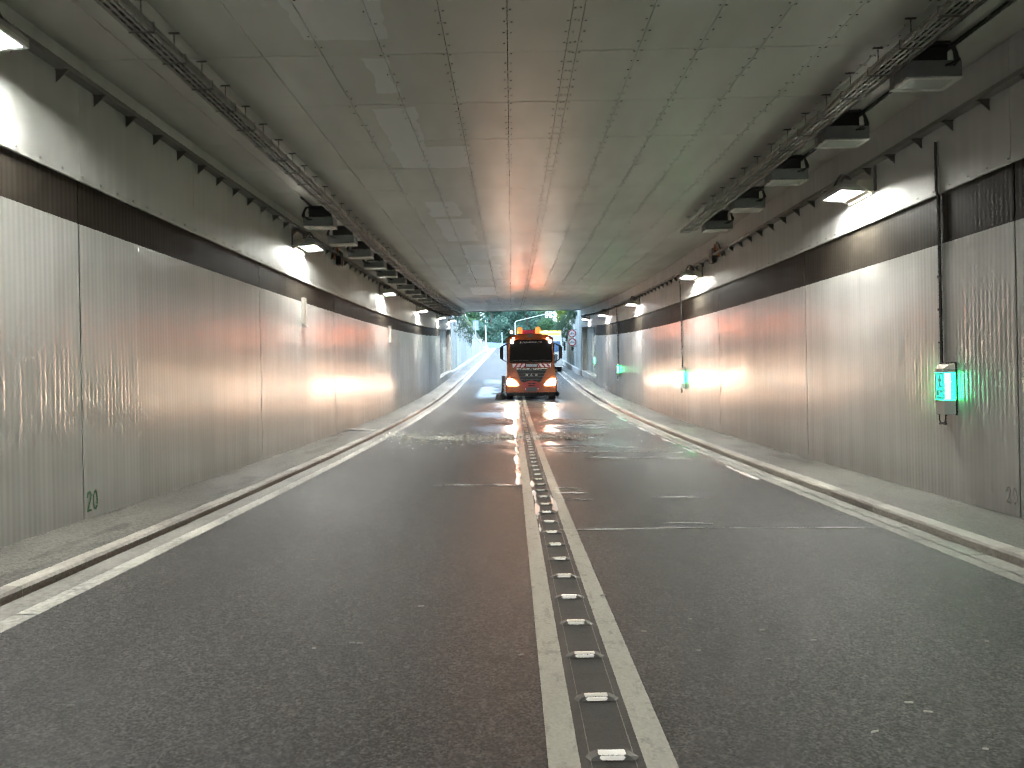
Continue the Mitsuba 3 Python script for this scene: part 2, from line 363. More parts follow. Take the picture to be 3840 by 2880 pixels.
for i in range(34):
    zf = CF*3.34; b = MB(); b.sweep([(-3.342, zf-.1), (-3.3375, zf-.1), (-3.3375, zf+.045), (-3.342, zf+.047)], i-.2+.003, i-.2+.997, .5); obj('kerb_face', b, 'kerb_shade', kl)  # thin added plate, coloured dark in place of shade
kerb_run(kr, 1, 3.93, 4.09, .080, ('kerb_stone', 'kerb_stone', 'kerb_stone_dark'))
def pave(x0, z0, x1, z1, nm, label):
    b = MB(); b.sweep([(x0, -.4), (x1, -.4), (x1, z1), (x0, z0)], -60, 170, 1.0)
    obj(nm, b, 'sidewalk_asphalt', kind='structure', label=label)
pave(-4.9, BASE[-1]+.012, -3.472, CF*3.47+.068, 'sidewalk', 'narrow grey pavement along the left wall')
pave(4.092, -CF*4.09+.080, 5.6, BASE[1]-.004, 'sidewalk', 'narrow grey pavement along the right wall')
# drain cover plates across the left pavement
b = MB(); b.sweep([(-4.2, BASE[-1]-.05), (-3.49, CF*3.47+.02), (-3.49, CF*3.47+.082), (-4.2, BASE[-1]+.012)], 17.9, 18.35, 1.0)
obj('cover_plate', b, 'galvanised', label='pale metal cover plate across the left pavement', cat='cover plate')

# ------------------------------------------------------------------ tunnel walls
def build_wall(s, label):
    w = thing('tunnel_wall', label, 'wall'); X = wall_x(s); o = s
    y = JOINT-40
    while y < YP-.1:
        ya, yb = y+.011, y+5-.011
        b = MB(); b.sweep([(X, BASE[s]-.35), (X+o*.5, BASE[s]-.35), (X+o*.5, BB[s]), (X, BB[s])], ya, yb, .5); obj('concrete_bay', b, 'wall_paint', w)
        b = MB(); b.sweep([(X+o*.003, BB[s]+.001), (X+o*.5, BB[s]+.001), (X+o*.5, BT+.25), (X+o*.003, BT+.25)], ya, yb, .5); obj('dark_band', b, 'band_paint', w)
        y += 5
    b = MB(); b.sweep([(X+o*.03, BASE[s]-.3), (X+o*.48, BASE[s]-.3), (X+o*.48, BT+.2), (X+o*.03, BT+.2)], Y0, YP, 1.0); obj('joint_filler', b, 'dark_gap', w)
    y = JOINT-40
    while y < YE-.1:
        b = MB(); yb = min(y+2.5, YE)
        b.sweep([(X-o*.028, BT), (X+o*.0015, BT), (X+o*.0015, ZC-.004), (X-o*.028, ZC-.004)], y+.003, yb-.003, .5)
        obj('cladding_panel', b, 'cladding', w); y += 2.5
    b = MB(); b.sweep([(X+o*.001, BT+.25), (X+o*.5, BT+.25), (X+o*.5, ZC+.1), (X+o*.001, ZC+.1)], Y0, YE, 1.0); obj('backing', b, 'dark_gap', w)
    b = MB()
    for yy in np.arange(2.0, 30, .313):
        p = np.array([[X-o*.028, yy, BT+.045]]); zz = prof(yy)
        b.box(X-o*.028, X-o*.036, yy-.009, yy+.009, BT+.036, BT+.054)
    obj('rivet', b, 'galvanised', w, kind='stuff')
    # the recessed stretch before the mouth: plinth, dark concrete face, pale ledge
    b = MB(); b.sweep([(X, BASE[s]-.3), (X+o*.6, BASE[s]-.3), (X+o*.6, BASE[s]+.40), (X+o*.02, BASE[s]+.40), (X, BASE[s]+.38)], YP+.01, YE, 1.0); obj('plinth', b, 'pale_concrete', w)
    b = MB(); b.sweep([(X+o*.35, BASE[s]+.40), (X+o*.6, BASE[s]+.40), (X+o*.6, BT-.06), (X+o*.35, BT-.06)], YP+.01, YE, 1.0); obj('recess_face', b, 'board_concrete', w)
    b = MB(); b.sweep([(X, BT-.06), (X+o*.6, BT-.06), (X+o*.6, BT+.24), (X, BT+.24)], YP+.01, YE, 1.0); obj('ledge', b, 'pale_concrete', w)
    b = MB(); b.sweep([(X+o*.02, BASE[s]+.41), (X+o*.34, BASE[s]+.41), (X+o*.34, BT-.07), (X+o*.02, BT-.07)], YE-.45, YE, 1.0); obj('corner_post', b, 'pale_concrete', w)
    return w
wl = build_wall(-1, 'left tunnel wall of ribbed grey concrete bays under a thin dark band')
wr = build_wall(1, 'right tunnel wall of ribbed grey concrete bays under a broad dark band')
# sprayed bay numbers
def number(strokes, x, yc, z0, h, s, matn, par, r=.011):
    b = MB()
    for st in strokes:
        st = np.array(st); n = len(st); t = np.linspace(0, n-1, n*7)
        q = np.column_stack([np.interp(t, np.arange(n), st[:, 0]), np.interp(t, np.arange(n), st[:, 1])])
        for _ in range(3): q[1:-1] = (q[:-2]+2*q[1:-1]+q[2:])/4
        y = yc+s*(-q[:, 0])*h*-1 if s > 0 else yc+q[:, 0]*h
        y = yc+q[:, 0]*h if s < 0 else yc-q[:, 0]*h
        pts = np.column_stack([np.full(len(q), x), y, z0+q[:, 1]*h+prof(yc)])
        m = MB(); m.tube(pts, r, 6); v = m.mesh().vertices.copy(); v[:, 0] = x+(v[:, 0]-x)*.25
        b.add(v, m.mesh().faces)
    obj('painted_number', b, matn, par)
two_ = [(0, .72), (.08, .95), (.25, 1.0), (.36, .85), (.30, .6), (.12, .25), (.02, .02), (.2, .06), (.38, .02)]
zero_ = [(.72, 1.0), (.58, .8), (.54, .45), (.62, .1), (.76, .02), (.88, .25), (.9, .6), (.82, .92), (.72, 1.0)]
number([two_, zero_], XL+.002, 7.03, .235, .19, -1, 'spray_green', wl)
number([two_, zero_], XR-.002, 7.17, .12, .16, 1, 'spray_grey', wr, .006)

# ------------------------------------------------------------------ ceiling
ce = thing('tunnel_ceiling', 'low grey ceiling of screwed boards with paler touched-up paint patches', 'ceiling')
cols = [-4.22, -3.63, -3.02, -2.41, -1.815, -1.215, -.58, .02, .6, .705, 1.32, 1.925, 2.54, 3.17, 3.78, 4.38, 4.958]
rows = [4.5+1.28*i for i in range(-1, 13)]
for j in range(len(rows)-1):
    for i in range(len(cols)-1):
        g = .0042
        b = MB(); dz = float(rng.uniform(0, .003))
        b.sweep([(cols[i]+g, ZC+dz), (cols[i+1]-g, ZC+dz), (cols[i+1]-g, ZC+.02), (cols[i]+g, ZC+.02)], rows[j]+g*1.1, rows[j+1]-g*1.1, .5)
        obj('board', b, 'ceiling_board', ce)
b = MB(); yy = rows[-1]
while yy < YE-.05:
    y2 = min(yy+1.28, YE)
    for i in range(len(cols)-1):
        dz = float(rng.uniform(0, .004))
        b.sweep([(cols[i]+.006, ZC+dz), (cols[i+1]-.006, ZC+dz), (cols[i+1]-.006, ZC+.02), (cols[i]+.006, ZC+.02)], yy+.011, y2-.011, 2)
    yy = y2
obj('far_boards', b, 'ceiling_board', ce, kind='stuff')
b = MB(); b.sweep([(-4.22, ZC), (4.958, ZC), (4.958, ZC+.02), (-4.22, ZC+.02)], Y0, rows[0]-.005, 1.0); obj('near_boards', b, 'ceiling_board', ce, kind='stuff')
b = MB(); b.sweep([(-5.6, ZC+.022), (6.4, ZC+.022), (6.4, ZC+.9), (-5.6, ZC+.9)], Y0, YE, 1.0); obj('slab', b, 'dark_gap', ce)
b = MB(); b.sweep([(-5.6, ZC-.05), (6.4, ZC-.05), (6.4, ZC+.95), (-5.6, ZC+.95)], YE+.002, YE+.32, 1.0); obj('front_beam', b, 'pale_concrete', ce)
b = MB()
tri = [(0, 0)]
for x in cols[4:-2]:
    for side in (-.032, .032):
        for yy in np.arange(rows[0], 26, .2133):
            if rng.random() < (.10 if yy < 14 else .3) or (x < -.6 and rng.random() < .45): continue
            px, py = x+side+rng.normal(0, .004), yy+.03+rng.normal(0, .006); r = .0105+rng.random()*.003
            an = np.arange(6)*math.pi/3; z = float(prof(py))+ZC-.0025
            b.add([[px, py, z]]+[[px+r*math.cos(a), py+r*math.sin(a), z+.002] for a in an], [[0, (k+1) % 6+1, k+1] for k in range(6)])
obj('screw', b, 'screw_steel', ce, kind='stuff')

# ------------------------------------------------------------------ cable trays under the ceiling
def tray(name, xc, y0, y1, label, cable_side):
    t = thing(name, label, 'cable tray'); z = 4.44; w = .10; gm = 'galvanised'
    for sx in (-1, 1):
        b = MB(); xa = xc+sx*w
        b.sweep([(xa-.004, z), (xa+.004, z), (xa+.004, z+.022), (xa-.004, z+.022)], y0, y1, 1.0)
        b.sweep([(xa-.004, z+.036), (xa+.004, z+.036), (xa+.004, z+.06), (xa-.004, z+.06)], y0, y1, 1.0)
        for yy in np.arange(y0+.03, min(y1, 26.), .055):
            b.box(xa-.003, xa+.003, yy, yy+.03, z+.021, z+.037)
        obj('side_rail', b, gm, t)
    b = MB()
    for k in range(4):
        xa = xc-.081+k*.054
        b.sweep([(xa-.013, z-.002), (xa+.013, z-.002), (xa+.013, z+.001), (xa-.013, z+.001)], y0, y1, 1.0)
    for yy in np.arange(y0, min(y1, 30.), .117):
        b.box(xc-w+.006, xc+w-.006, yy, yy+.026, z-.001, z+.0022)
    obj('perforated_base', b, gm, t)
    b = MB()
    for k in range(5):
        xa = xc-.07+k*.033
        yy = np.arange(y0, y1, .8); pts = np.column_stack([xa+.008*np.sin(yy*.9+k*2), yy, z+.017+.004*np.sin(yy*1.7+k)])
        b.tube(pts, .011, 6, bend=True)
    obj('cable', b, 'black_plastic', t, smooth=40)
    yy = y0+.25
    while yy < y1:
        if yy > 3.0:
            b = MB(); b.tube([[xc, yy, z+.0], [xc, yy, ZC+.01]], .005, 6, bend=True)
            b.tube([[xc-w-.006, yy, z-.008], [xc+w+.006, yy, z-.008]], .0075, 6, bend=True)
            b.tube([[xc-w-.006, yy, z-.008], [xc-w-.006, yy, z+.075]], .0045, 5, bend=True)
            b.tube([[xc+w+.006, yy, z-.008], [xc+w+.006, yy, z+.075]], .0045, 5, bend=True)
            b.tube([[xc-w-.006, yy, z+.075], [xc+w+.006, yy, z+.075]], .0045, 5, bend=True)
            b.box(xc-.05, xc+.05, yy-.012, yy+.012, ZC-.010, ZC-.001)
            obj('hanger', b, 'dark_steel', t)
        yy += .585 if yy < 22 else 1.17
    return t
tray('cable_tray', -3.05, -6, 47.2, 'long perforated cable tray hanging below the left side of the ceiling', 1)
tray('cable_tray', 3.735, -6, 15.05, 'perforated cable tray on the right that ends halfway along the ceiling', 1)
# loose pipes on the ceiling
def pipe(pts, r, matn, label, cat='cable', group=None, name='cable'):
    b = MB(); b.tube(pts, r, 8, bend=True); return obj(name, b, matn, smooth=60, label=label, cat=cat, group=group)
def line(x, z, y0, y1, wob=.0):
    yy = np.arange(y0, y1+.01, .4); return np.column_stack([x+wob*np.sin(yy*1.3), yy, np.full(len(yy), z)])
pipe(line(3.885, 4.47, -6, 15.0, .006), .026, 'black_plastic', 'thick black cable running beside the right cable tray')
pipe(line(4.43, ZC-.03, -6, 13.95, .006), .024, 'black_plastic', 'black cable on the ceiling between the unlit lights of the right side')
pipe(line(-3.25, ZC-.03, 13.3, 47., .006), .02, 'black_plastic', 'black cable on the ceiling beside the left cable tray')
pipe(line(-3.62, ZC-.03, 12.4, 47., .006), .02, 'black_plastic', 'black cable on the ceiling along the left row of unlit lights')

# ------------------------------------------------------------------ unlit box lights under the ceiling
_box = rbox(-.275, .275, -.165, .165, 0, .165, .018)
_frame = MB()
for x0, x1, y0, y1 in ((-.275, .275, -.165, -.125), (-.275, .275, .125, .165), (-.275, -.225, -.125, .125), (.225, .275, -.125, .125)):
    _frame.box(x0, x1, y0, y1, -.016, -.001, bend=False)
_pane = MB(); _pane.box(-.224, .224, -.124, .124, -.008, .0, bend=False)
_mount = MB(); _mount.box(-.2, .2, -.03, .03, .20, .375, bend=False); _mount.box(-.2, .2, -.1, .1, .345, .378, bend=False)
for sx in (-.2, .2): _mount.box(sx-.012, sx+.012, -.025, .025, .16, .36, bend=False)
_clip = MB(); _clip.box(-.282, -.276, -.10, -.06, -.02, .10, bend=False); _clip.box(-.282, -.276, .06, .10, -.02, .10, bend=False)
P_box = mikit.ply(_box, 'box_grey', smooth=35); P_frame = mikit.ply(_frame.mesh(), 'box_frame'); P_pane = mikit.ply(_pane.mesh(), 'box_glass')
P_mount = mikit.ply(_mount.mesh(), 'black_plastic'); P_clip = mikit.ply(_clip.mesh(), 'galvanised')
def lead(x, side):
    b = MB()
    for k in range(3):
        t = np.linspace(0, 1, 12); a = .05*k
        pts = np.column_stack([x*side+side*(.02*k+.10*np.sin(t*math.pi)), -.05+.1*t, .37-.30*t+.03*np.sin(t*9+k)])
        pts[-1] = [x*side-.02*side-.04*k*side, .05-.21, .10]
        pts[-2] = [x*side+.04*side, -.17, .16]
        b.tube(pts, .012, 6)
    return b.mesh()
P_leadR = mikit.ply(lead(.20, 1), 'black_plastic', smooth=60); P_leadL = mikit.ply(lead(.20, -1), 'black_plastic', smooth=60)
ordn = ['nearest', 'second', 'third', 'fourth', 'fifth', 'sixth', 'seventh', 'eighth', 'ninth', 'tenth', 'eleventh', 'twelfth', 'thirteenth', 'fourteenth', 'fifteenth', 'sixteenth', 'seventeenth', 'eighteenth', 'nineteenth', 'twentieth', 'twenty-first', 'twenty-second']
def box_light(x, y, side, label, group, tilt=0.0):
    k = thing('ceiling_light', label, 'ceiling light', group)
    sl = math.degrees(math.atan(float(prof(y+.2)-prof(y-.2))/.4))
    M = T().translate([x, y, 4.34+float(prof(y))]).rotate([1, 0, 0], sl).rotate([0, 0, 1], tilt)
    for nm, P in (('housing', P_box), ('frame', P_frame), ('glass', P_pane), ('mount', P_mount), ('clip', P_clip), ('lead', P_leadR if side > 0 else P_leadL)):
        obj(nm, at(P, M), None, k)
for i in range(6):
    box_light(4.19, 5.30+1.80*i, 1, f'unlit grey box light under the ceiling on the right, {ordn[i]} in its row', 'unlit box lights on the right', rng.normal(0, .7))
for i in range(20):
    box_light(-3.52, 13.25+1.78*i, -1, f'unlit grey box light under the ceiling on the left, {ordn[i]} in its row' if i < 10 else 'small unlit box light far down the left row under the ceiling', 'unlit box lights on the left' if i < 10 else 'far unlit box lights on the left', rng.normal(0, .9))

# ------------------------------------------------------------------ cable ducts on bracket along the walls
def wall_duct(s, tip, label, ybox):
    X = wall_x(s)-s*.028; o = -s; z = tip+.115
    k = thing('wall_duct', label, 'cable duct')
    b = MB(); b.sweep([(X+o*.012, z), (X+o*.125, z), (X+o*.125, z+.05), (X+o*.121, z+.05), (X+o*.121, z+.004), (X+o*.012, z+.004)], -6, YE-.5, 1.0)
    obj('channel', b, 'galvanised' if s > 0 else 'bracket_grey', k)
    b = MB()
    for q in range(3):
        yy = np.arange(-6, YE-.6, .9); b.tube(np.column_stack([X+o*(.035+.03*q)+.005*np.sin(yy*1.2+q), yy, z+.02+.006*np.sin(yy*.7+2*q)]), .013, 6, bend=True)
    obj('cable', b, 'black_plastic', k, smooth=60)
    yy = (6.63 if s < 0 else 7.27)-.6*14
    m = MB()
    th = .004
    a = np.array([[0, -th, 0], [o*.125, -th, 0], [0, -th, -.115], [0, th, 0], [o*.125, th, 0], [0, th, -.115]])
    m.add(a, [[0, 2, 1], [3, 4, 5]]); m.add(a, [[0, 1, 4, 3], [1, 2, 5, 4], [2, 0, 3, 5]])
    m.box(min(0, o*.12), max(0, o*.12), -.025, .025, -.006, -.0005, bend=False)
    P = mikit.ply(m.mesh(), 'dark_steel')
    while yy < YE-.6:
        obj('bracket', at(P, T().translate([X+o*.0005, yy, z-.0005+float(prof(yy))])), None, k); yy += .6
    return k
wall_duct(-1, 2.885+1.44, 'grey cable duct on triangular brackets along the top of the left wall', 17)
wall_duct(1, 2.676+1.44, 'metal cable duct on triangular brackets along the top of the right wall', 17)
def junction(s, y, z, label):
    X = wall_x(s)-s*.03; o = -s
    k = thing('junction_box', label, 'junction box')
    obj('case', moved(rbox(min(0, o*.12), max(0, o*.12), -.13, .13, -.17, .17, .015), X+o*.02, y, z+float(prof(y))), 'black_plastic', k, smooth=35)
    for q, (mt, dx) in enumerate((('orange_cable', .05), ('brown_cable', .07), ('orange_cable', .09), ('black_plastic', .06))):
        t = np.linspace(0, 1, 16); an = t*math.pi*1.15
        dy = -.17-.10*q
        pts = np.column_stack([np.full(16, X+o*dx), y-.12+dy*t*1.2+.06*np.sin(an), z+.05+(.16+.03*q)*np.sin(an)-.05*t])
        b = MB(); b.tube(pts, .016, 7, bend=True); obj('cable_loop', b, mt, k, smooth=60)
junction(1, 17.0, 2.80+1.44, 'black junction box with looped orange cables on the right wall')
junction(-1, 17.2, 2.95+1.44, 'black junction box with tangled orange cables on the left wall')

# ------------------------------------------------------------------ lit floodlights on the walls
LAMP = np.array([1.0, 1.0, .93])*55
def wall_lamp(s, y, z, label, group, power=1.0):
    X = wall_x(s); o = -s; k = thing('wall_lamp', label, 'wall lamp', group); z = z+1.44+float(prof(y))
    tl = math.radians(-5)
    def loc(m):                                            # local: x away from the wall, z up; tilt towards the wall
        v = m.vertices.copy(); c, sn = math.cos(tl), math.sin(tl)
        xx = v[:, 0]*c+v[:, 2]*sn; zz = -v[:, 0]*sn*1.0+v[:, 2]*c
        w = np.column_stack([X+o*(.30+xx), y+v[:, 1], z-zz*-1]); f = m.faces if o > 0 else m.faces[:, ::-1]
        return trimesh.Trimesh(w, f, process=False)
    hs = hull([(x, yy, zz) for x, yy, zz in [(-.17, -.31, 0), (.17, -.31, 0), (-.17, .31, 0), (.17, .31, 0), (-.17, -.31, .035), (.17, -.31, .035), (-.17, .31, .035), (.17, .31, .035),
               (-.12, -.26, .11), (.10, -.26, .11), (-.12, .26, .11), (.10, .26, .11)]])
    obj('housing', loc(hs), 'lamp_grey', k)
    fr = MB()
    for x0, x1, y0, y1 in ((-.17, .17, -.31, -.272), (-.17, .17, .272, .31), (-.17, -.140, -.272, .272), (.140, .17, -.272, .272)): fr.box(x0, x1, y0, y1, -.040, -.001, bend=False)
    obj('frame', loc(fr.mesh()), 'box_frame', k)
    q = MB(); q.add([[-.139, -.271, -.006], [.139, -.271, -.006], [.139, .271, -.006], [-.139, .271, -.006]], [[0, 2, 1], [0, 3, 2]])
    obj('lens', loc(q.mesh()), 'lens_white', k, emit=LAMP*power)
    yk = MB()                                              # yoke: wall plate, arms and the strip between them
    yk.box(-.262, -.235, -.33, .33, -.075, .0, bend=False)
    for yy in (-.345, .322):
        yk.add(*(lambda t: (t.vertices, t.faces))(hull([(a, b2, c) for b2 in (yy, yy+.02) for a, c in ((-.262, -.045), (-.19, -.045), (-.02, .05), (-.06, .10), (-.262, .11))])))
    obj('yoke', loc(yk.mesh()), 'lamp_cream', k)
    pl = MB(); xa, xb = sorted((X-s*.029, X-s*.045)); pl.box(xa, xb, y-.40, y-.345, z-.07, z+.27, bend=False)
    pl.tube([[X+o*.055, y+.30, z-.075], [X+o*.055, y+.30, z-.03]], .014, 7)
    obj('wall_plate', pl, 'dark_steel', k)
    t = np.linspace(0, 1, 16); an = t*math.pi
    b = MB(); b.tube(np.column_stack([X+o*(.10+.22*t), y+.16+.10*t, z+.13+.20*np.sin(an)-.02*t]), .017, 8)
    b.tube(np.column_stack([X+o*(.10+.16*t), y+.10+.10*t, z+.13+.15*np.sin(an)]), .013, 8)
    obj('cable', b, 'black_plastic', k, smooth=60)
sd = {1: 'right', -1: 'left'}
for i, (y, z) in enumerate(((9.92, 2.52), (18.6, 2.53), (27.5, 2.52), (36.3, 2.51), (44.8, 2.50))):
    wall_lamp(1, y, z, f'lit white floodlight on the right tunnel wall, {ordn[i]} of the row', 'lit floodlights on the right wall')
for i, (y, z) in enumerate(((5.30, 2.74), (14.1, 2.70), (23.1, 2.70), (32.0, 2.69), (40.7, 2.67), (48.2, 2.62))):
    wall_lamp(-1, y, z, f'lit white floodlight on the left tunnel wall, {ordn[i]} of the row', 'lit floodlights on the left wall')
wall_lamp(1, -7.7, 2.53, 'added unseen white floodlight on the right tunnel wall, far behind the viewer', 'lit floodlights on the right wall')  # unseen lamps from here on, added to light the near stretch
wall_lamp(-1, -12.4, 2.74, 'added unseen white floodlight on the left tunnel wall, far behind the viewer', 'lit floodlights on the left wall')
wall_lamp(1, 1.1, 2.53, 'added unseen white floodlight on the right tunnel wall, behind the viewer', 'lit floodlights on the right wall')
wall_lamp(-1, -3.6, 2.74, 'added unseen white floodlight on the left tunnel wall, behind the viewer', 'lit floodlights on the left wall')

# ------------------------------------------------------------------ green escape signs
GREEN = np.array([.002, 1.0, .20])
def escape_sign(y, X, label):
    k = thing('escape_sign', label, 'emergency sign', 'green escape signs on the right wall')
    z0 = 1.44+float(prof(y)); o = -1
    def P(t, yy, zz): return (X+o*t, y+yy, z0+zz)
    W = .135
    bp = MB(); bp.box(X-.012, X-.001, y-W-.012, y+W+.012, z0-.48, z0+.115, bend=False); obj('back_plate', bp, 'black_plastic', k)
    def hexa(za, zb, ta=.11, half=.085):
        return hull([P(t, yy, zz) for zz in (za, zb) for t, yy in ((.013, -W), (.013, W), (ta, -half), (ta, half))])
    obj('housing', hexa(-.475, -.312), 'sign_grey', k)
    obj('housing', hexa(.002, .04), 'sign_grey', k)
    obj('cap', hull([P(.013, -W, .0405), P(.013, W, .0405), P(.11, -.085, .0405), P(.11, .085, .0405), P(.016, -W, .10), P(.016, W, .10), P(.05, -.1, .10), P(.05, .1, .10)]), 'sign_cap', k)
    obj('diffuser', hexa(-.311, .001), 'sign_glass', k, emit=GREEN*2.6)
    fp = MB(); fp.box(X-.1113, X-.1105, y-.083, y+.083, z0-.308, z0-.003, bend=False); obj('front_panel', fp, 'sign_glass', k, emit=np.array([.005, .50, .36])*.22)
    # pictogram: pale frame, running figure and door, a hair proud of the front face
    xf = X-.1115
    def flat(polys, t0=.0, th=.0015):
        b = MB()
        for pts in polys:
            pg = sg.Polygon(pts).buffer(0)
            e = trimesh.creation.extrude_polygon(pg, th, engine='earcut'); v = e.vertices
            w = np.column_stack([xf-t0-v[:, 2], y-v[:, 0], z0+v[:, 1]]); b.add(w, e.faces[:, ::-1])
        return b
    fr = [[(-.078, -.305), (.078, -.305), (.078, -.292), (-.078, -.292)], [(-.078, -.02), (.078, -.02), (.078, -.006), (-.078, -.006)], [(-.078, -.2915), (-.062, -.2915), (-.062, -.0205), (-.078, -.0205)], [(.062, -.2915), (.078, -.2915), (.078, -.0205), (.062, -.0205)]]
    c = np.array([(math.cos(a), math.sin(a)) for a in np.linspace(0, 2*math.pi, 14)[:-1]])
    man = [c*.017+(.012, -.045), [(-.012, -.066), (.03, -.062), (.024, -.115), (-.014, -.118)], [(.024, -.066), (.05, -.095), (.042, -.104), (.018, -.084)], [(-.012, -.068), (-.04, -.088), (-.046, -.122), (-.036, -.124), (-.03, -.096), (-.006, -.084)],
           [(-.014, -.1185), (.008, -.1185), (.022, -.150), (.05, -.156), (.05, -.168), (.012, -.162)], [(.006, -.1215), (.024, -.1155), (-.002, -.168), (-.036, -.188), (-.042, -.178), (-.014, -.158)]]
    door = [[(-.055, -.20), (-.005, -.20), (-.005, -.26), (-.055, -.26)], [(.006, -.20), (.052, -.20), (.052, -.225), (.006, -.225)], [(-.05, -.272), (.05, -.272), (.05, -.286), (-.05, -.286)]]
    obj('pictogram', flat(fr+man+door), 'sign_glass', k, emit=np.array([.45, 1.0, .9])*.55)
    sl = MB(); sl.add([P(.100, -.0975, -.30), P(.100, -.0975, -.01), P(.055, -.122, -.01), P(.055, -.122, -.30)], [[0, 3, 2], [0, 2, 1]])
    sl = hull([P(t, yy, zz) for zz in (-.30, -.01) for t, yy in ((.104, -.0905), (.104, -.0925), (.06, -.117), (.06, -.119))])
    obj('side_tube', sl, 'sign_glass', k, emit=np.array([.4, 1.0, .8])*.6)
    b = MB(); t = np.linspace(0, math.pi, 12)
    b.tube([P(.08, -.06, -.475), P(.085, -.06, -.55), P(.08, -.02, -.575), P(.075, .04, -.575), P(.08, .065, -.545), P(.08, .065, -.475)], .009, 6)
    b.tube([P(.075, -.05, -.578), P(.075, .06, -.578)], .016, 6)
    obj('hook', b, 'black_plastic', k, smooth=50)
    for dy, r, nm in ((.10, .016, 'conduit'), (.055, .006, 'thin_wire')):
        zt = 4.08+float(prof(y)); b = MB(); xx = X-.02
        b.tube([[xx, y+dy, z0+.09], [xx, y+dy, z0+1.2], [xx, y+dy, BT-.03+float(prof(y))], [xx-.022, y+dy, BT+.05+float(prof(y))], [xx-.022, y+dy, zt-.12], [xx-.05, y+dy-.05, zt]], r, 8)
        obj(nm, b, 'black_plastic' if r > .01 else 'lamp_grey', k, smooth=50)
    b = MB()
    for zz in np.arange(.35, 2.4, .38):
        b = MB(); b.box(X-.03, X-.001, y+.075, y+.14, z0+zz-.012, z0+zz+.012, bend=False); obj('clip', b, 'black_plastic', k)
for y, X, t in ((8.08, XR, 'glowing green escape sign on the right wall, nearest one with running figure'), (20.5, XR, 'glowing green escape sign on the right wall, second from the viewer'), (32.9, XR, 'glowing green escape sign on the right wall, third from the viewer'), (45.1, XR+.35, 'glowing green escape sign in the recess near the tunnel mouth')):
    escape_sign(y, X, t)
# slim fixtures on the left wall
for y, za, zb, t in ((14.42, 1.18, 1.72, 'slim pale fixture box on the left wall just below the dark band, nearer one'), (24.55, 1.2, 1.72, 'slim pale fixture box on the left wall just below the dark band, farther one')):
    k = thing('wall_fixture', t, 'fixture')
    obj('case', moved(rbox(XL+.002, XL+.075, -.075, .075, za+1.44, zb+1.44, .012), 0, y, float(prof(y))), 'fixture_grey', k, smooth=35)
    b = MB(); b.box(XL+.01, XL+.09, y-.05, y+.05, za+1.39, za+1.44); obj('cap', b, 'box_frame', k)

# ------------------------------------------------------------------ road studs between the centre lines
base = hull([(-.088, -.03, .0), (.088, -.03, 0), (.088, .03, 0), (-.088, .03, 0), (-.058, -.022, .017), (.058, -.022, .017), (-.058, .022, .017), (.058, .022, .017), (-.105, 0, 0), (.105, 0, 0)])
lensm = MB()
def pill(yo, z0_):
    a = [(-.05, 0), (-.043, -.007), (.043, -.007), (.05, 0), (.043, .007), (-.043, .007)]
    return hull([(x, yo+dy*.35, z0_+dy*1.0) for x, dy in a]+[(x*.92, yo-.006+dy*.3, z0_+dy*.8) for x, dy in a])
l1 = pill(-.028, .0105)
l2 = hull([(x, yy, .0172+.003*(abs(yy) < .01)) for x in (-.05, .05) for yy in (-.02, 0, .02)]+[(x*.9, yy, .016) for x in (-.06, .06) for yy in (-.018, .018)])
mat('stud_dusty', two(pr((.55, .53, .48), .3))); mat('stud_scuffed', two(pr((.68, .65, .58), .22)))
P_sv = [(mikit.ply(l1, a), mikit.ply(l2, c)) for a, c in (('stud_glass', 'stud_glass'), ('stud_glass', 'stud_dusty'), ('stud_scuffed', 'stud_scuffed'))]
P_sb = mikit.ply(base, 'stud_body'); P_s1 = mikit.ply(l1, 'stud_glass'); P_s2 = mikit.ply(l2, 'stud_glass')
i = 0
while True:
    y = 2.73+.5025*i; i += 1
    if y > 31.5: break
    k = thing('road_stud', 'small road stud with white reflector between the two centre lines', 'road stud', 'road studs between the centre lines')
    M = T().translate([.352+float(rng.normal(0, .003)), y, road_z(.352)+.004+float(prof(y))]).rotate([0, 0, 1], float(rng.normal(0, 2.5)))
    P1, P2 = P_sv[int(rng.integers(0, 3))]; obj('base', at(P_sb, M), None, k); obj('reflector', at(P1, M), None, k); obj('reflector', at(P2, M), None, k)

# ------------------------------------------------------------------ sweepings and litter on the road
b = MB()
def pebble(b, x, y, r, flat=.6):
    an = np.sort(rng.random(5)*2*math.pi); zz = road_z(x)+float(prof(y))+.004
    v = [[x+r*math.cos(a), y+r*math.sin(a), zz] for a in an]+[[x+rng.normal(0, r*.2), y+rng.normal(0, r*.2), zz+r*flat*2*rng.uniform(.4, 1)]]
    b.add(v, [[j, (j+1) % 5, 5] for j in range(5)])
bs = [MB(), MB(), MB()]
for _ in range(2600):
    x = rng.uniform(-3.2, 2.2) if rng.random() < .75 else rng.uniform(-2.6, .9)
    dens = 1.0 if x < .2 else math.exp(-(x-.2)/1.1)
    if rng.random() > dens: continue
    y = 16.95+.25*math.sin(x*1.1)+rng.normal(0, .22 if rng.random() < .4 else .75)+max(0, -x-2)*.6
    pebble(bs[int(rng.choice([0, 0, 0, 0, 0, 0, 1, 2]))], x, y, abs(rng.normal(.008, .010))+.004)
for _ in range(260):
    pebble(bs[int(rng.integers(0, 3))], rng.uniform(-3.2, 3.3), rng.uniform(14.5, 18.5), abs(rng.normal(.006, .006))+.004)
mat('grit_pale', two(pr((.72, .70, .64), .12, spec=.9))); mat('grit_dark', two(pr((.05, .045, .04), .6))); mat('grit_brown', two(pr((.12, .09, .05), .6)))
k = thing('sweepings', 'band of grit and leaf bits swept across the road', 'debris'); labels[k]['kind'] = 'stuff'
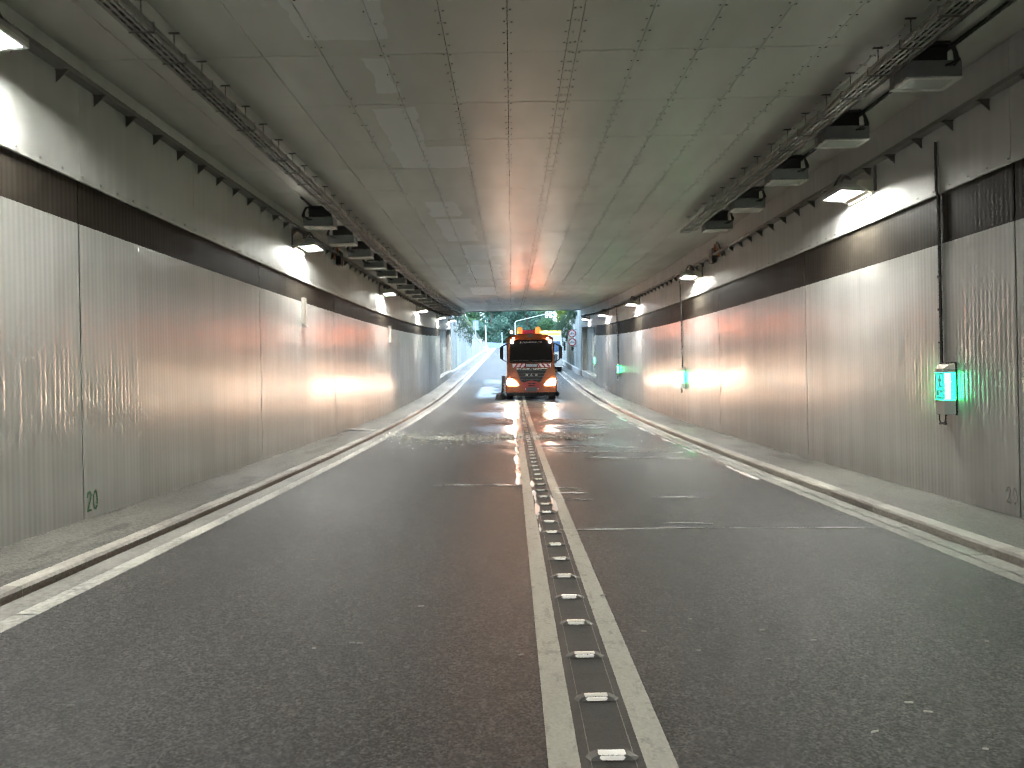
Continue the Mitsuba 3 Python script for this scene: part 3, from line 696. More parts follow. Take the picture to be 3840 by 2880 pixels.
for bb, mm in zip(bs, ('grit_pale', 'grit_brown', 'grit_dark')): obj('grit', bb, mm, k, kind='stuff')
mat('water', two(pr((.46, .45, .43), .12, spec=.8)))  # pale base colour stands in for bright reflections on the water
def streak(pts, w, label, h=.005, seed=0):
    h = h*.6
    r_ = np.random.default_rng(seed); pts = np.asarray(pts, float)
    L = np.linalg.norm(np.diff(pts, axis=0), axis=1); n = max(12, int(L.sum()/.035)); t = np.concatenate([[0], np.cumsum(L)])
    q = np.linspace(0, t[-1], n); x = np.interp(q, t, pts[:, 0]); y = np.interp(q, t, pts[:, 1])
    dx, dy = np.gradient(x), np.gradient(y); l = np.hypot(dx, dy); nx, ny = -dy/l, dx/l
    nz = meshkit.fbm(np.column_stack([q*3, q*0+seed, q*0]), 4); wd = w*np.clip((nz-.33)*4, .0, 1.6)*np.minimum(1, np.minimum(q, t[-1]-q)/.15+.05)
    off = w*1.2*(meshkit.fbm(np.column_stack([q*1.5, q*0+9+seed, q*0]), 3)-.5); b = MB(); v = []
    for i in range(n):
        for a in (-1, -.55, 0, .55, 1):
            xx, yy = x[i]+nx[i]*(a*wd[i]+off[i]), y[i]+ny[i]*(a*wd[i]+off[i])
            v.append([xx, yy, road_z(xx)+float(prof(yy))+.0045+h*(1-a*a)*min(1, wd[i]/w)*r_.uniform(.5, 1)-(.0025 if abs(a) == 1 else 0)])
    b.add(v, [[5*i+j, 5*i+j+1, 5*i+j+6, 5*i+j+5] for i in range(n-1) for j in range(4)])
    obj('water_streak', b, 'water', smooth=True, label=label, cat='water')
streak([(.62, 6.88), (1.6, 6.98), (3.55, 6.97)], .014, 'long thin wet line across the right lane, nearest to the viewer', .005, 1)
streak([(.43, 6.92), (.64, 6.9)], .05, 'short wet splash across the right centre line', .006, 2)
streak([(.065, 9.7), (.06, 24.)], .036, 'wet ribbon, its glare painted pale, along the outer edge of the left centre line', .006, 3)
streak([(.25, 6.8), (.25, 10.2)], .022, 'wet ribbon, its sparkle painted pale, between left centre line and studs', .006, 4)
streak([(.46, 7.8), (.46, 9.2)], .025, 'wet ribbon along the inner edge of the right centre line', .006, 5)
for q, (yy, xa, xb, w, lb) in enumerate(((7.2, 1.5, 2.0, .01, 'tiny wet dash beyond the long thin wet line'), (8.75, 1.7, 2.4, .014, 'short wet dash in the middle of the right lane'), (8.6, .5, .95, .018, 'wet dash starting at the right centre line'), (9.1, .5, .95, .03, 'wet splash over the right centre line, second of three'), (9.5, .5, .9, .03, 'wet splash over the right centre line, farthest of three'),
      (9.75, -1.1, .05, .03, 'thin wet tongue running left from the centre line'), (12.9, 1.3, 3.45, .035, 'broad wet run from mid lane to the right gutter, nearer one'), (13.9, .7, 3.4, .03, 'broad wet run from mid lane to the right gutter, farther one'), (14.8, .5, 2.6, .03, 'wet run beside the swept grit in the right lane'), (19.5, .6, 3.2, .03, 'wet run beyond the swept grit, first'), (20.8, -.8, 3.3, .035, 'wet run beyond the swept grit, second'), (22.3, -.6, 2.9, .03, 'wet run beyond the swept grit, third'))):
    streak([(xa, yy), ((xa+xb)/2, yy+.04), (xb, yy-.03)], w, lb, .006, 10+q)
streak([(3.52, 10.2), (3.5, 16.), (3.48, 24.)], .03, 'glossy wet band along the right gutter', .006, 40)
def leaf_clump(x, y, r, label):
    b = MB(); zz = road_z(x)+float(prof(y))+.005
    for q in range(14):
        c = np.array([x+rng.normal(0, r*.4), y+rng.normal(0, r*.4), zz+abs(rng.normal(0, r*.45))]); a = rng.random()*6.28; L = r*rng.uniform(.5, .9)
        d = np.array([math.cos(a), math.sin(a), rng.uniform(.0, .8)])*L; w = np.array([-math.sin(a), math.cos(a), rng.uniform(-.3, .3)])*L*.35
        b.add([c-d*.5, c+w, c+d*.5, c-w], [[0, 1, 2], [0, 2, 3]])
    for q in range(3):
        a = rng.random()*6.28; b.tube([[x, y, zz+.01], [x+math.cos(a)*r*1.6, y+math.sin(a)*r*1.6, zz+.015]], .004, 5)
    obj('leaf_clump', b, 'grit_dark', label=label, cat='leaves')
leaf_clump(1.27, 16.2, .085, 'dark clump of leaves and twig lying in the right lane')
leaf_clump(-1.15, 16.9, .07, 'dark leaf clump in the swept grit of the left lane')
leaf_clump(-.85, 18.1, .04, 'small dark leaf clump behind the grit line')
px2 = [(1350, 2417), (1178, 2437), (1320, 2415), (1955, 2460), (2415, 2372), (2858, 2367), (1999, 2206), (2620, 2444), (2588, 2325), (3050, 2405), (2880, 2478), (3408, 2640), (3480, 2675), (3280, 2750), (3700, 2410), (1475, 1701), (1643, 1700), (2146, 1684), (2240, 1711), (2280, 1690), (1132, 1848), (1174, 2102), (264, 2653), (3695, 2815), (1580, 2277), (2260, 2236)]
def ray_road(px, py):
    dx, dy = px-1920.7, py-1441.1; c, s = math.cos(.02), math.sin(.02); u = (c*dx-s*dy)/2662; v = -(s*dx+c*dy)/2662
    D = np.geomspace(1.5, 60, 6000); g = v*D+CAM_H+CF*u*D-prof(D); d = D[np.argmax(g < 0)]; return u*d, d
for px, py in px2:
    x, y = ray_road(px, py); a = rng.random()*.8-.4; L = .010+.010*rng.random()
    b = MB(); zz = road_z(x)+float(prof(y))+.008
    b.tube([[x-L*math.cos(a), y-L*math.sin(a), zz], [x+L*math.cos(a), y+L*math.sin(a), zz]], .004, 6)
    obj('cigarette_end', b, 'kerb_stone', smooth=50, label='tiny pale cigarette end lying on the asphalt', cat='litter', group='cigarette ends on the road')
# ------------------------------------------------------------------ outside the mouth: retaining walls, ground, climbers
GZ = 7.35
def top_z(y): return np.maximum(GZ-.02*np.clip(y-50, 0, 200)*0, prof(y)+.55)
def retaining(x, s, y0, y1, label):
    k = thing('retaining_wall', label, 'wall'); ys = np.arange(y0, y1+.01, 2.0)
    for a, e in zip(ys[:-1], ys[1:]):
        v = []
        for y in (a+.006, e-.006):
            for xx in (x, x+s*.4): v += [[xx, y, float(prof(y))-.6], [xx, y, float(top_z(y))]]
        b = MB(); b.add(v, [[0, 1, 3, 2], [4, 6, 7, 5], [0, 4, 5, 1], [2, 3, 7, 6], [0, 2, 6, 4], [1, 5, 7, 3]]); obj('wall_panel', b, 'board_concrete', k)
    b = MB()
    for a, e in zip(ys[:-1], ys[1:]):
        v = []
        for y in (a, e):
            for xx in (x-s*.06, x+s*.45): v += [[xx, y, float(top_z(y))+.002], [xx, y, float(top_z(y))+.16]]
        b.add(v, [[0, 1, 3, 2], [4, 6, 7, 5], [0, 4, 5, 1], [2, 3, 7, 6], [0, 2, 6, 4], [1, 5, 7, 3]])
    obj('coping', b, 'pale_concrete', k)
    b = MB(); b.sweep([(x-s*.16, -.3), (x-s*.002, -.3), (x-s*.002, .40), (x-s*.04, .42), (x-s*.16, .40)][::1], y0, y1, 1.0); obj('plinth', b, 'pale_concrete', k)
    return k
retaining(-4.45, -1, YE+.33, 134, 'pale boarded retaining wall on the left of the ramp outside')
retaining(4.97, 1, YE+.33, 134, 'pale boarded retaining wall on the right of the ramp outside')
for x, s, t in ((-4.6, -1, 'plain retaining wall on the left behind the viewer'), (5.3, 1, 'plain retaining wall on the right behind the viewer')):
    b = MB(); b.sweep([(x, -.6), (x+s*.4, -.6), (x+s*.4, 5.2), (x, 5.2)], -60, Y0-.02, 2.0); obj('retaining_wall', b, 'board_concrete', label=t, cat='wall')
b = MB()
def patch(x0, x1, y0, y1, z, nx=2, ny=2):
    xs = np.linspace(x0, x1, nx); ys = np.linspace(y0, y1, ny); v = [[x, y, z if not callable(z) else z(x, y)] for y in ys for x in xs]
    b.add(v, [[j*nx+i, j*nx+i+1, (j+1)*nx+i+1, (j+1)*nx+i] for j in range(ny-1) for i in range(nx-1)])
GE = float(prof(170))-.06
patch(-600, -4.8, -60, 134, lambda x, y: GZ if y > 45 else 5.9); patch(5.3, 600, -60, 134, lambda x, y: GZ if y > 45 else 5.9)
patch(-4.8, 5.3, Y0, YE+.3, lambda x, y: 6.2+(.6 if y > 20 else 0))
patch(-600, -4.6, 134, 170, lambda x, y: GZ if y < 140 else GE); patch(5.3, 600, 134, 170, lambda x, y: GZ if y < 140 else GE)
patch(-600, 600, 170, 900, GE); patch(-600, 600, -700, -60, -.35)
patch(-4.9, 5.6, 133, 170.2, lambda x, y: float(prof(y))-.45, 2, 20)
obj('ground', b, 'grass_ground', kind='structure', label='grassy ground around the cutting at street level')
# handrail along the left top
k = thing('railing', 'grey metal railing on top of the left retaining wall', 'railing')
b = MB(); ys = np.arange(53, 133, 2.0)
for h in (.55, 1.0): b.tube(np.column_stack([np.full(len(ys), -4.62), ys, top_z(ys)+.16+h]), .022, 6)
obj('rail', b, 'galvanised', k)
for y in ys[::1]:
    b = MB(); b.tube([[-4.62, y, float(top_z(y))+.15], [-4.62, y, float(top_z(y))+1.17]], .02, 6); obj('post', b, 'galvanised', k)

def leafmat(name, a, c, k):
    def f(p, n, uv): return mix(a, c, .5*cell_rand(p.x*2.5, p.y*2.5, p.z*2.5)+.5*noise(p.x*.8+k, p.y*.8, p.z*.8))
    mat(name, {'type': 'principledthin', 'base_color': proc(f), 'roughness': .5, 'diff_trans': .7, 'spec_trans': 0.0, 'eta': 1.4})
leafmat('leaf_green', (.06, .12, .06), (.14, .23, .12), 1.)
leafmat('leaf_blue', (.07, .13, .10), (.17, .27, .21), 2.)
leafmat('leaf_lime', (.10, .14, .03), (.16, .20, .05), 3.)
leafmat('leaf_ivy', (.03, .055, .035), (.07, .105, .07), 4.)
mat('bark', two(pr(proc(lambda p, n, uv: mix((.05, .04, .03), (.13, .11, .085), noise(p.x*9, p.y*9, p.z*2.))), .85)))
def leaves(centres, radii, n, size, r_):
    C = np.asarray(centres); R = np.asarray(radii); w = R**2/np.sum(R**2); idx = r_.choice(len(C), n, p=w)
    d = r_.normal(size=(n, 3)); d /= np.linalg.norm(d, axis=1, keepdims=True)
    p = C[idx]+d*R[idx][:, None]*(r_.random(n)**.45)[:, None]*np.array([1, 1, .8])
    nrm = d*.6+r_.normal(size=(n, 3))*.6+np.array([0, 0, .5]); nrm /= np.linalg.norm(nrm, axis=1, keepdims=True)
    u = np.cross(nrm, r_.normal(size=(n, 3))); u /= np.linalg.norm(u, axis=1, keepdims=True); w_ = np.cross(nrm, u)
    s = (size*r_.uniform(.6, 1.3, n))[:, None]
    v = np.stack([p-u*s, p+w_*s*.55, p+u*s, p-w_*s*.55], 1).reshape(-1, 3)
    q = np.arange(n)*4; f = np.concatenate([np.stack([q, q+1, q+2], 1), np.stack([q, q+2, q+3], 1)])
    return trimesh.Trimesh(v, f, process=False)
def tree(name, x, y, z, h, rx, matn, label, n, size, seed, low=.25, group=None):
    r_ = np.random.default_rng(seed); k = thing(name, label, 'tree', group)
    b = MB(); b.tube([[x, y, z-.3], [x+.1, y, z+h*.25], [x-.1, y+.1, z+h*.55], [x, y, z+h*.8]], [h*.03, h*.024, h*.016, h*.005], 8)
    cs, rs = [], []
    for q in range(22):
        zz = z+h*(low+(1-low)*r_.random()**.9); fr = (zz-z)/h; rad = rx*math.sin(math.pi*min(max((fr-low*.6)/(1.08-low*.6), .05), 1))
        a = r_.random()*6.283; rr = rad*r_.uniform(.2, .85); c = np.array([x+rr*math.cos(a), y+rr*math.sin(a), zz]); cs.append(c); rs.append(rx*r_.uniform(.22, .42))
        if q < 10: b.tube([[x, y, z+h*min(.2+.5*fr, .7)], (c+np.array([x, y, zz-.5]))/2, c], [h*.009, h*.006, h*.002], 5)
    obj('trunk', b, 'bark', k, smooth=50)
    obj('crown', leaves(cs, rs, n, size, r_), matn, k)
TR = [('broad_tree', -13, 152, 11.5, 5.0, 'leaf_green', 'dark green broad tree left of the ramp head, beyond the railing', 7000, .30), ('broad_tree', -4.5, 168, 13, 5.5, 'leaf_blue', 'bluish green tree filling the middle of the view behind the lamp column', 8000, .30),
      ('broad_tree', 4.0, 172, 13.5, 5.5, 'leaf_blue', 'bluish green tree straight behind the sweeper beacons', 8000, .30), ('broad_tree', 12, 166, 12.5, 5.2, 'leaf_green', 'green tree to the right behind the traffic signal', 7000, .30),
      ('broad_tree', -20, 172, 14, 6.0, 'leaf_green', 'tall green tree at the far left behind the retaining wall', 6000, .34), ('broad_tree', 21, 176, 14, 6.0, 'leaf_blue', 'tall bluish tree at the far right behind the ivy', 6000, .34),
      ('broad_tree', 0, 190, 18, 9, 'leaf_blue', 'tall pale tree of the rearmost row', 9000, .5), ('broad_tree', -1, 182, 9, 5.5, 'leaf_blue', 'low rounded tree filling the gap behind the sweeper roof', 6000, .36), ('broad_tree', 7.5, 184, 9, 5.5, 'leaf_green', 'low rounded tree filling the gap below the signal arm', 6000, .36), ('broad_tree', -9, 180, 9, 5.5, 'leaf_green', 'low rounded tree filling the gap by the left posts', 6000, .36), ('broad_tree', -11, 192, 18, 8, 'leaf_green', 'tall dark tree at the left of the rearmost row', 6000, .42), ('broad_tree', 11, 190, 18, 8, 'leaf_green', 'tall green tree at the right of the rearmost row', 6000, .42)]
for i, (nm, x, y, h, rx, mt, lb, n, sz) in enumerate(TR): tree(nm, x, y, GE-.1, h, rx, mt, lb, n, sz, 40+i, .05)
tree('young_tree', -6.6, 92, GZ, 3.0, 1.5, 'leaf_lime', 'lime yellow shrub tree beside the sign on the left ramp wall', 1800, .16, 71, .05)
tree('broad_tree', -8.8, 80, GZ, 4.2, 2.2, 'leaf_green', 'dark nearest tree leaning over the left retaining wall', 3500, .17, 72, .1)
tree('broad_tree', 6.6, 86, GZ, 5.5, 2.2, 'leaf_lime', 'yellow green tree hanging over the right retaining wall above the ivy', 3500, .17, 73, .0)
def ivy(x, s, spots, label, seed, n):
    r_ = np.random.default_rng(seed); k = thing('climbing_ivy', label, 'climber'); cs, rs = [], []
    b = MB()
    for (y, z0, z1) in spots:
        for q in range(7):
            f = r_.random(); zz = z0+(z1-z0)*f; cs.append([x-s*.05, y+r_.normal(0, .5), zz]); rs.append(.45*(0.4+.6*f))
        b.tube([[x-s*.03, y, z1], [x-s*.05, y+r_.normal(0, .15), (z0+z1)/2], [x-s*.04, y+r_.normal(0, .25), z0]], [.018, .014, .006], 5)
    obj('stem', b, 'bark', k, kind='stuff')
    m = leaves(cs, rs, n, .085, r_); m.vertices[:, 0] = np.where(s*(m.vertices[:, 0]-x) > -.01, x-s*(.01+.12*r_.random(len(m.vertices))), m.vertices[:, 0]); obj('leaf', m, matn_ivy, k, kind='stuff')
matn_ivy = 'leaf_ivy'
ivy(4.97, 1, [(y, 5.2+.012*(y-52)**1.0+rng.uniform(-.5, .5)+max(0, (64-y))*.12, GZ+.2) for y in np.arange(54, 92, 1.1)], 'dark ivy hanging down the right retaining wall', 81, 9000)
ivy(-4.45, -1, [(y, 5.6+rng.uniform(-.7, .3)+.02*(y-52), GZ+.2) for y in np.arange(55, 80, 1.5)], 'ragged creeper hanging down the left retaining wall', 82, 1500)
# ------------------------------------------------------------------ signs, masts and poles on the ramp
mat('sign_white', two(pr((.62, .60, .60), .4))); mat('sign_red', two(pr((.30, .03, .03), .4))); mat('sign_black', two(pr((.02, .02, .02), .4))); mat('sign_back', two(pr((.20, .24, .33), .45))); mat('mast_grey', two(pr((.42, .46, .46), .45)))
def ring(ri, ro, n=28):
    a = np.linspace(0, 2*math.pi, n, endpoint=False); return sg.Polygon(np.column_stack([ro*np.cos(a), ro*np.sin(a)]), [np.column_stack([ri*np.cos(a), ri*np.sin(a)])]) if ri > 0 else sg.Polygon(np.column_stack([ro*np.cos(a), ro*np.sin(a)]))
def face(pg, x, y, z, th):
    b = MB()
    for g in getattr(pg, 'geoms', [pg]):
        e = trimesh.creation.extrude_polygon(g, th, engine='earcut'); v = e.vertices
        b.add(np.column_stack([x+v[:, 0], y-v[:, 2], z+v[:, 1]]), e.faces)
    return b
def bar(x0, y0, x1, y1, w): return sg.LineString([(x0, y0), (x1, y1)]).buffer(w/2, cap_style=2)
from shapely import unary_union
def traffic_sign(x, y, z, art, label):
    k = thing('traffic_sign', label, 'traffic sign')
    obj('disc', face(ring(0, .30), x, y, z, .012), 'sign_white', k); obj('rim', face(ring(.225, .30), x, y-.0125, z, .003), 'sign_red', k); obj('symbol', face(art, x, y-.0125, z, .003), 'sign_black', k)
    b = MB(); b.tube([[x+.32, y+.05, z], [4.96, y+.05, z]], .02, 6); b.tube([[x-.1, y+.03, z], [x+.33, y+.05, z]], .02, 6); obj('arm', b, 'mast_grey', k)
ysg = 54.0; xs = (2149.5-1921)/2662*ysg
bike = unary_union([ring(.055, .075, 16), sg.Polygon()]); 
def shift(pg, dx, dy):
    import shapely.affinity as af; return af.translate(pg, dx, dy)
bike = unary_union([shift(ring(.045, .068, 16), -.095, -.04), shift(ring(.045, .068, 16), .095, -.04), bar(-.095, -.04, -.03, .07, .022), bar(-.03, .07, .07, .07, .022), bar(.07, .07, .095, -.04, .022), bar(-.03, .07, .0, -.04, .02), bar(.0, -.04, .07, .07, .02), bar(.06, .07, .05, .12, .02), bar(.05, .12, .10, .12, .02), bar(-.05, .1, -.01, .1, .022)])
def z_at(py, px, y): return CAM_H+(1441.1-py-.02*(px-1920.7))/2662*y
traffic_sign(xs, ysg, z_at(1250.8, 2149, ysg), bike, 'round red rimmed bicycle sign on the right wall outside, upper of two')
traffic_sign(xs, ysg, z_at(1283, 2149, ysg), unary_union([bar(-.14, -.01, .14, -.01, .06), bar(-.08, .03, .08, .03, .03)]), 'round red rimmed sign with a black bar on the right wall, lower of two')
k = thing('sign_bracket', 'black tag and bracket post carrying the two round signs', 'sign post')
zt, zb = z_at(1236, 2149, ysg), z_at(1312, 2149, ysg)
b = MB(); b.tube([[xs, ysg+.06, zb], [xs, ysg+.06, zt]], .03, 8); obj('post', b, 'mast_grey', k)
b = MB(); b.box(xs-.09, xs+.09, ysg-.02, ysg+.02, zb-.05, zb+.25, bend=False); obj('tag', b, 'sign_black', k)
for zz in (zt, z_at(1298, 2149, ysg)):
    b = MB(); b.tube([[xs, ysg+.06, zz], [4.96, ysg+.06, zz]], .025, 8); obj('arm', b, 'dark_steel', k)
k = thing('traffic_signal', 'grey traffic signal mast with long arm and two signal heads', 'traffic light')
ym = 139.; X_ = lambda px: (px-1920.7)/2662*ym
pts = [[X_(1936), ym, float(prof(ym))-.3], [X_(1936), ym, z_at(1212, 1936, ym)], [X_(1938), ym, z_at(1206, 1938, ym)], [X_(1945), ym, z_at(1203.5, 1945, ym)], [X_(2075), ym, z_at(1172, 2075, ym)]]
b = MB(); b.tube(pts, [.13, .11, .10, .09, .06], 8); obj('mast', b, 'mast_grey', k, smooth=50)
for px in (2055, 2070):
    zc = z_at(1181, px, ym); b = MB(); b.box(X_(px)-.24, X_(px)+.24, ym-.3, ym-.05, zc-.62, zc+.62, bend=False); h = obj('signal_head', b, 'sign_white', k)
    for dz in (-.38, 0, .38): obj('lamp', face(ring(0, .14, 16), X_(px), ym-.302, zc+dz, .01), 'sign_black', h)
k = thing('street_sign', 'back of a blue grey traffic board above the left retaining wall', 'sign'); yb = 90.; xb = (1788-1920.7)/2662*yb; zb = z_at(1220, 1788, yb)
b = MB(); b.box(xb-.36, xb+.36, yb-.01, yb+.01, zb-.6, zb+.6, bend=False); obj('board', b, 'sign_back', k)
b = MB(); b.tube([[xb, yb-.04, GZ-.3], [xb, yb-.04, zb+.55]], .04, 8); obj('post', b, 'mast_grey', k)
for px, y, t, p0, r in ((1825, 110., 'pale thick post standing beside the left railing', 1222, .10), (1886, 140., 'thin pale lamp column at the head of the ramp', 1248, .08)):
    xx = (px-1920.7)/2662*y; k = thing('post', t, 'post'); b = MB(); b.tube([[xx, y, float(prof(y))-.4], [xx, y, z_at(p0, px, y)]], r, 8); obj('shaft', b, 'lamp_cream' if y < 120 else 'mast_grey', k)
    b = MB(); b.box(xx-r*1.2, xx+r*1.2, y-r*1.2, y+r*1.2, z_at(p0, px, y), z_at(p0, px, y)+.12, bend=False); obj('cap', b, 'mast_grey', k)
k = thing('garden_wall', 'bluish grey low wall at the head of the ramp on the left', 'wall')
b = MB()
for q in range(9): obj('panel', (lambda c: c)(MB().box(-6.2+q*.62, -6.2+q*.62+.6, 149, 149.15, float(prof(149))-.4, float(prof(149))+1.5-.06*q, bend=False)), 'sign_back', k)
# ------------------------------------------------------------------ vehicles
mat('truck_orange', two(pr((.23, .056, .014), .32, coat=.4))); mat('truck_red', two(pr((.28, .035, .035), .35, coat=.3))); mat('truck_magenta', two(pr((.62, .10, .28), .35)))
mat('truck_black', two(pr((.018, .018, .02), .4))); mat('truck_grey', two(pr((.09, .09, .095), .45))); mat('truck_glass', two(pr((.008, .008, .009), .07, spec=.35))); mat('truck_chrome', two(pr((.7, .68, .62), .2, metal=1.)))
mat('rubber', two(pr((.02, .02, .02), .8))); mat('amber', two(pr((.75, .22, .03), .15, spec=.6))); mat('retro_white', two(pr((.68, .66, .70), .35))); mat('retro_red', two(pr((.45, .03, .04), .35)))
mat('truck_white', two(pr((.66, .66, .64), .35))); mat('truck_yellow', two(pr((.70, .50, .06), .35))); mat('window_blue', two(pr((.10, .17, .28), .1)))
def vehicle(base, x, y, matn_scale=1.0):
    sl = math.degrees(math.atan(float(prof(y+4)-prof(y))/4.)); z = float(prof(y+2))-2*math.tan(math.radians(sl))+road_z(x)
    return T().translate([x, y, z]).rotate([1, 0, 0], sl).rotate([0, 1, 0], math.degrees(CF)*.5)
YT = 32.2; XT = .862
MT = vehicle('t', XT, YT)
sw = thing('street_sweeper', 'orange street sweeper lorry with headlights and amber beacons lit, facing the viewer', 'street sweeper')
def tp(name, m, mt, par=None, emit=None, smooth=35, label=None):
    if isinstance(m, MB): m = m.mesh()
    d = at(mikit.ply(m, mt, smooth=smooth), MT); return obj(name, d, None, par or sw, emit=emit, label=label)
def fr_poly(pts, y, th):                               # polygon in the front (x, z) plane, thickness towards the viewer
    e = trimesh.creation.extrude_polygon(sg.Polygon(pts).buffer(0) if not hasattr(pts, 'geom_type') else pts, th, engine='earcut'); v = e.vertices
    return trimesh.Trimesh(np.column_stack([v[:, 0], y-v[:, 2], v[:, 1]]), e.faces, process=False)
# cab: lower body, waist, screen frame, roof
low = hull([(sx*w, yy, z) for sx in (-1, 1) for w, yy, z in ((1.10, .03, .36), (1.165, .12, .40), (1.165, .10, 1.05), (1.10, .04, 1.02), (1.165, 1.9, .42), (1.165, 1.9, 1.1))])
tp('bumper', low, 'truck_orange')
waist = hull([(sx*w, yy, z) for sx in (-1, 1) for w, yy, z in ((1.06, .05, 1.03), (1.12, .12, 1.03), (1.06, .14, 1.70), (1.0, .08, 1.70), (1.12, 1.9, 1.03), (1.08, 1.9, 1.70))])
cab = tp('cab', waist, 'truck_orange')
upper = hull([(sx*w, yy, z) for sx in (-1, 1) for w, yy, z in ((1.0, .10, 1.69), (1.06, .22, 1.69), (1.02, .36, 2.72), (.96, .26, 2.72), (1.08, 1.9, 1.69), (1.04, 1.9, 2.74))])
tp('cab_frame', upper, 'truck_orange')
tp('windscreen', hull([(-.97, .095, 1.68), (.97, .095, 1.68), (-.93, .245, 2.745), (.93, .245, 2.745), (-.97, .13, 1.68), (.97, .13, 1.68), (-.93, .3, 2.745), (.93, .3, 2.745)]), 'truck_glass')
for s in (-1, 1):
    tp('side_window', hull([(s*1.075, yy, z) for yy, z in ((.35, 1.85), (1.3, 1.85), (.48, 2.6), (1.3, 2.6))]+[(s*1.06, yy, z) for yy, z in ((.35, 1.85), (1.3, 1.85), (.48, 2.6), (1.3, 2.6))]), 'truck_glass')
roof = hull([(x, yy, 2.745+h) for x, h in ((-.98, 0), (-.9, .12), (-.5, .25), (0, .30), (.5, .25), (.9, .12), (.98, 0)) for yy in (.24+.3*h, 1.7)]+[(-.98, .24, 2.74), (.98, .24, 2.74)])
rf = tp('roof', roof, 'truck_orange')
tp('roof_hatch', fr_poly([(-.14, 2.77), (.09, 2.77), (.09, 3.01), (-.14, 3.01)], .285, .012), 'truck_grey')
b = MB(); b.box(-.5, .25, .75, 1.0, 3.0, 3.20, bend=False); tp('light_bar', b, 'truck_magenta')
grille = fr_poly([(-.67, 1.41), (.72, 1.41), (.42, .86), (.30, .80), (-.28, .80), (-.46, .86)], .062, .05)
gr = tp('grille', grille, 'truck_black')
for q in range(4):
    zq = 1.34-q*.135; wq = .64-q*.055; b = MB(); b.box(-wq, wq+.04, .0, .011, zq-.012, zq+.012, bend=False); tp('grille_slat', b, 'truck_grey', gr)
tp('grille_bar', fr_poly([(-.69, 1.42), (-.15, 1.40), (0, 1.37), (.15, 1.40), (.73, 1.42), (.73, 1.45), (.15, 1.44), (0, 1.46), (-.15, 1.44), (-.69, 1.45)], .03, .025), 'truck_chrome')
el = face(ring(.0, .055, 20), 0, 0, 0, .012).mesh(); el.vertices[:, 0] *= 1.7
tp('emblem', moved(el, 0.0, .0, 1.415), 'truck_black'); em = face(bar(-.05, -.02, .05, .025, .02), 0, 0, 0, .004).mesh(); tp('emblem_mark', moved(em, 0, -.0125, 1.415), 'truck_chrome')
def text(s, h, xc, z, y, mt, name, par=None, bold=True):
    m = meshkit.text_mesh(s, h, .012, bold); w = m.bounds[1][0]+m.bounds[0][0]; v = m.vertices
    m2 = trimesh.Trimesh(np.column_stack([xc+v[:, 0]-w/2, y-v[:, 2], z+v[:, 1]]), m.faces, process=False); return tp(name, m2, mt, par, smooth=False)
for q, ch in enumerate('MAN'): text(ch, .105, -.20+q*.21, 1.105, -.001, 'truck_chrome', 'letter', gr)
text('prs communic. KG', .085, .0, 2.595, .215, 'retro_white', 'screen_lettering', None, False)
for s, x0, x1 in ((-1, -.845, -.27), (1, .31, .89)):
    h = tp('warning_board', fr_poly([(x0, 1.495), (x1, 1.495), (x1, 1.66), (x0, 1.66)], .055, .02), 'retro_white')
    for q in range(3):
        xa = x0+.06+q*.21; d = .10*-s; sg_ = sg.Polygon([(xa, 1.495), (xa+.085, 1.495), (xa+.085-s*.12, 1.66), (xa-s*.12, 1.66)]).intersection(sg.box(x0, 1.495, x1, 1.66))
        if not sg_.is_empty and sg_.area > .002: tp('stripe', fr_poly(sg_, .0345, .004), 'retro_red', h)
pl = tp('number_plate_holder', fr_poly([(-.27, 1.50), (.31, 1.50), (.31, 1.67), (-.27, 1.67)], .055, .03), 'truck_black')
tp('number_plate', fr_poly([(-.235, 1.525), (.275, 1.525), (.275, 1.635), (-.235, 1.635)], .0245, .004), 'retro_white', pl)
text('HU R 7001', .072, .03, 1.545, .0205, 'window_blue', 'plate_lettering', pl)
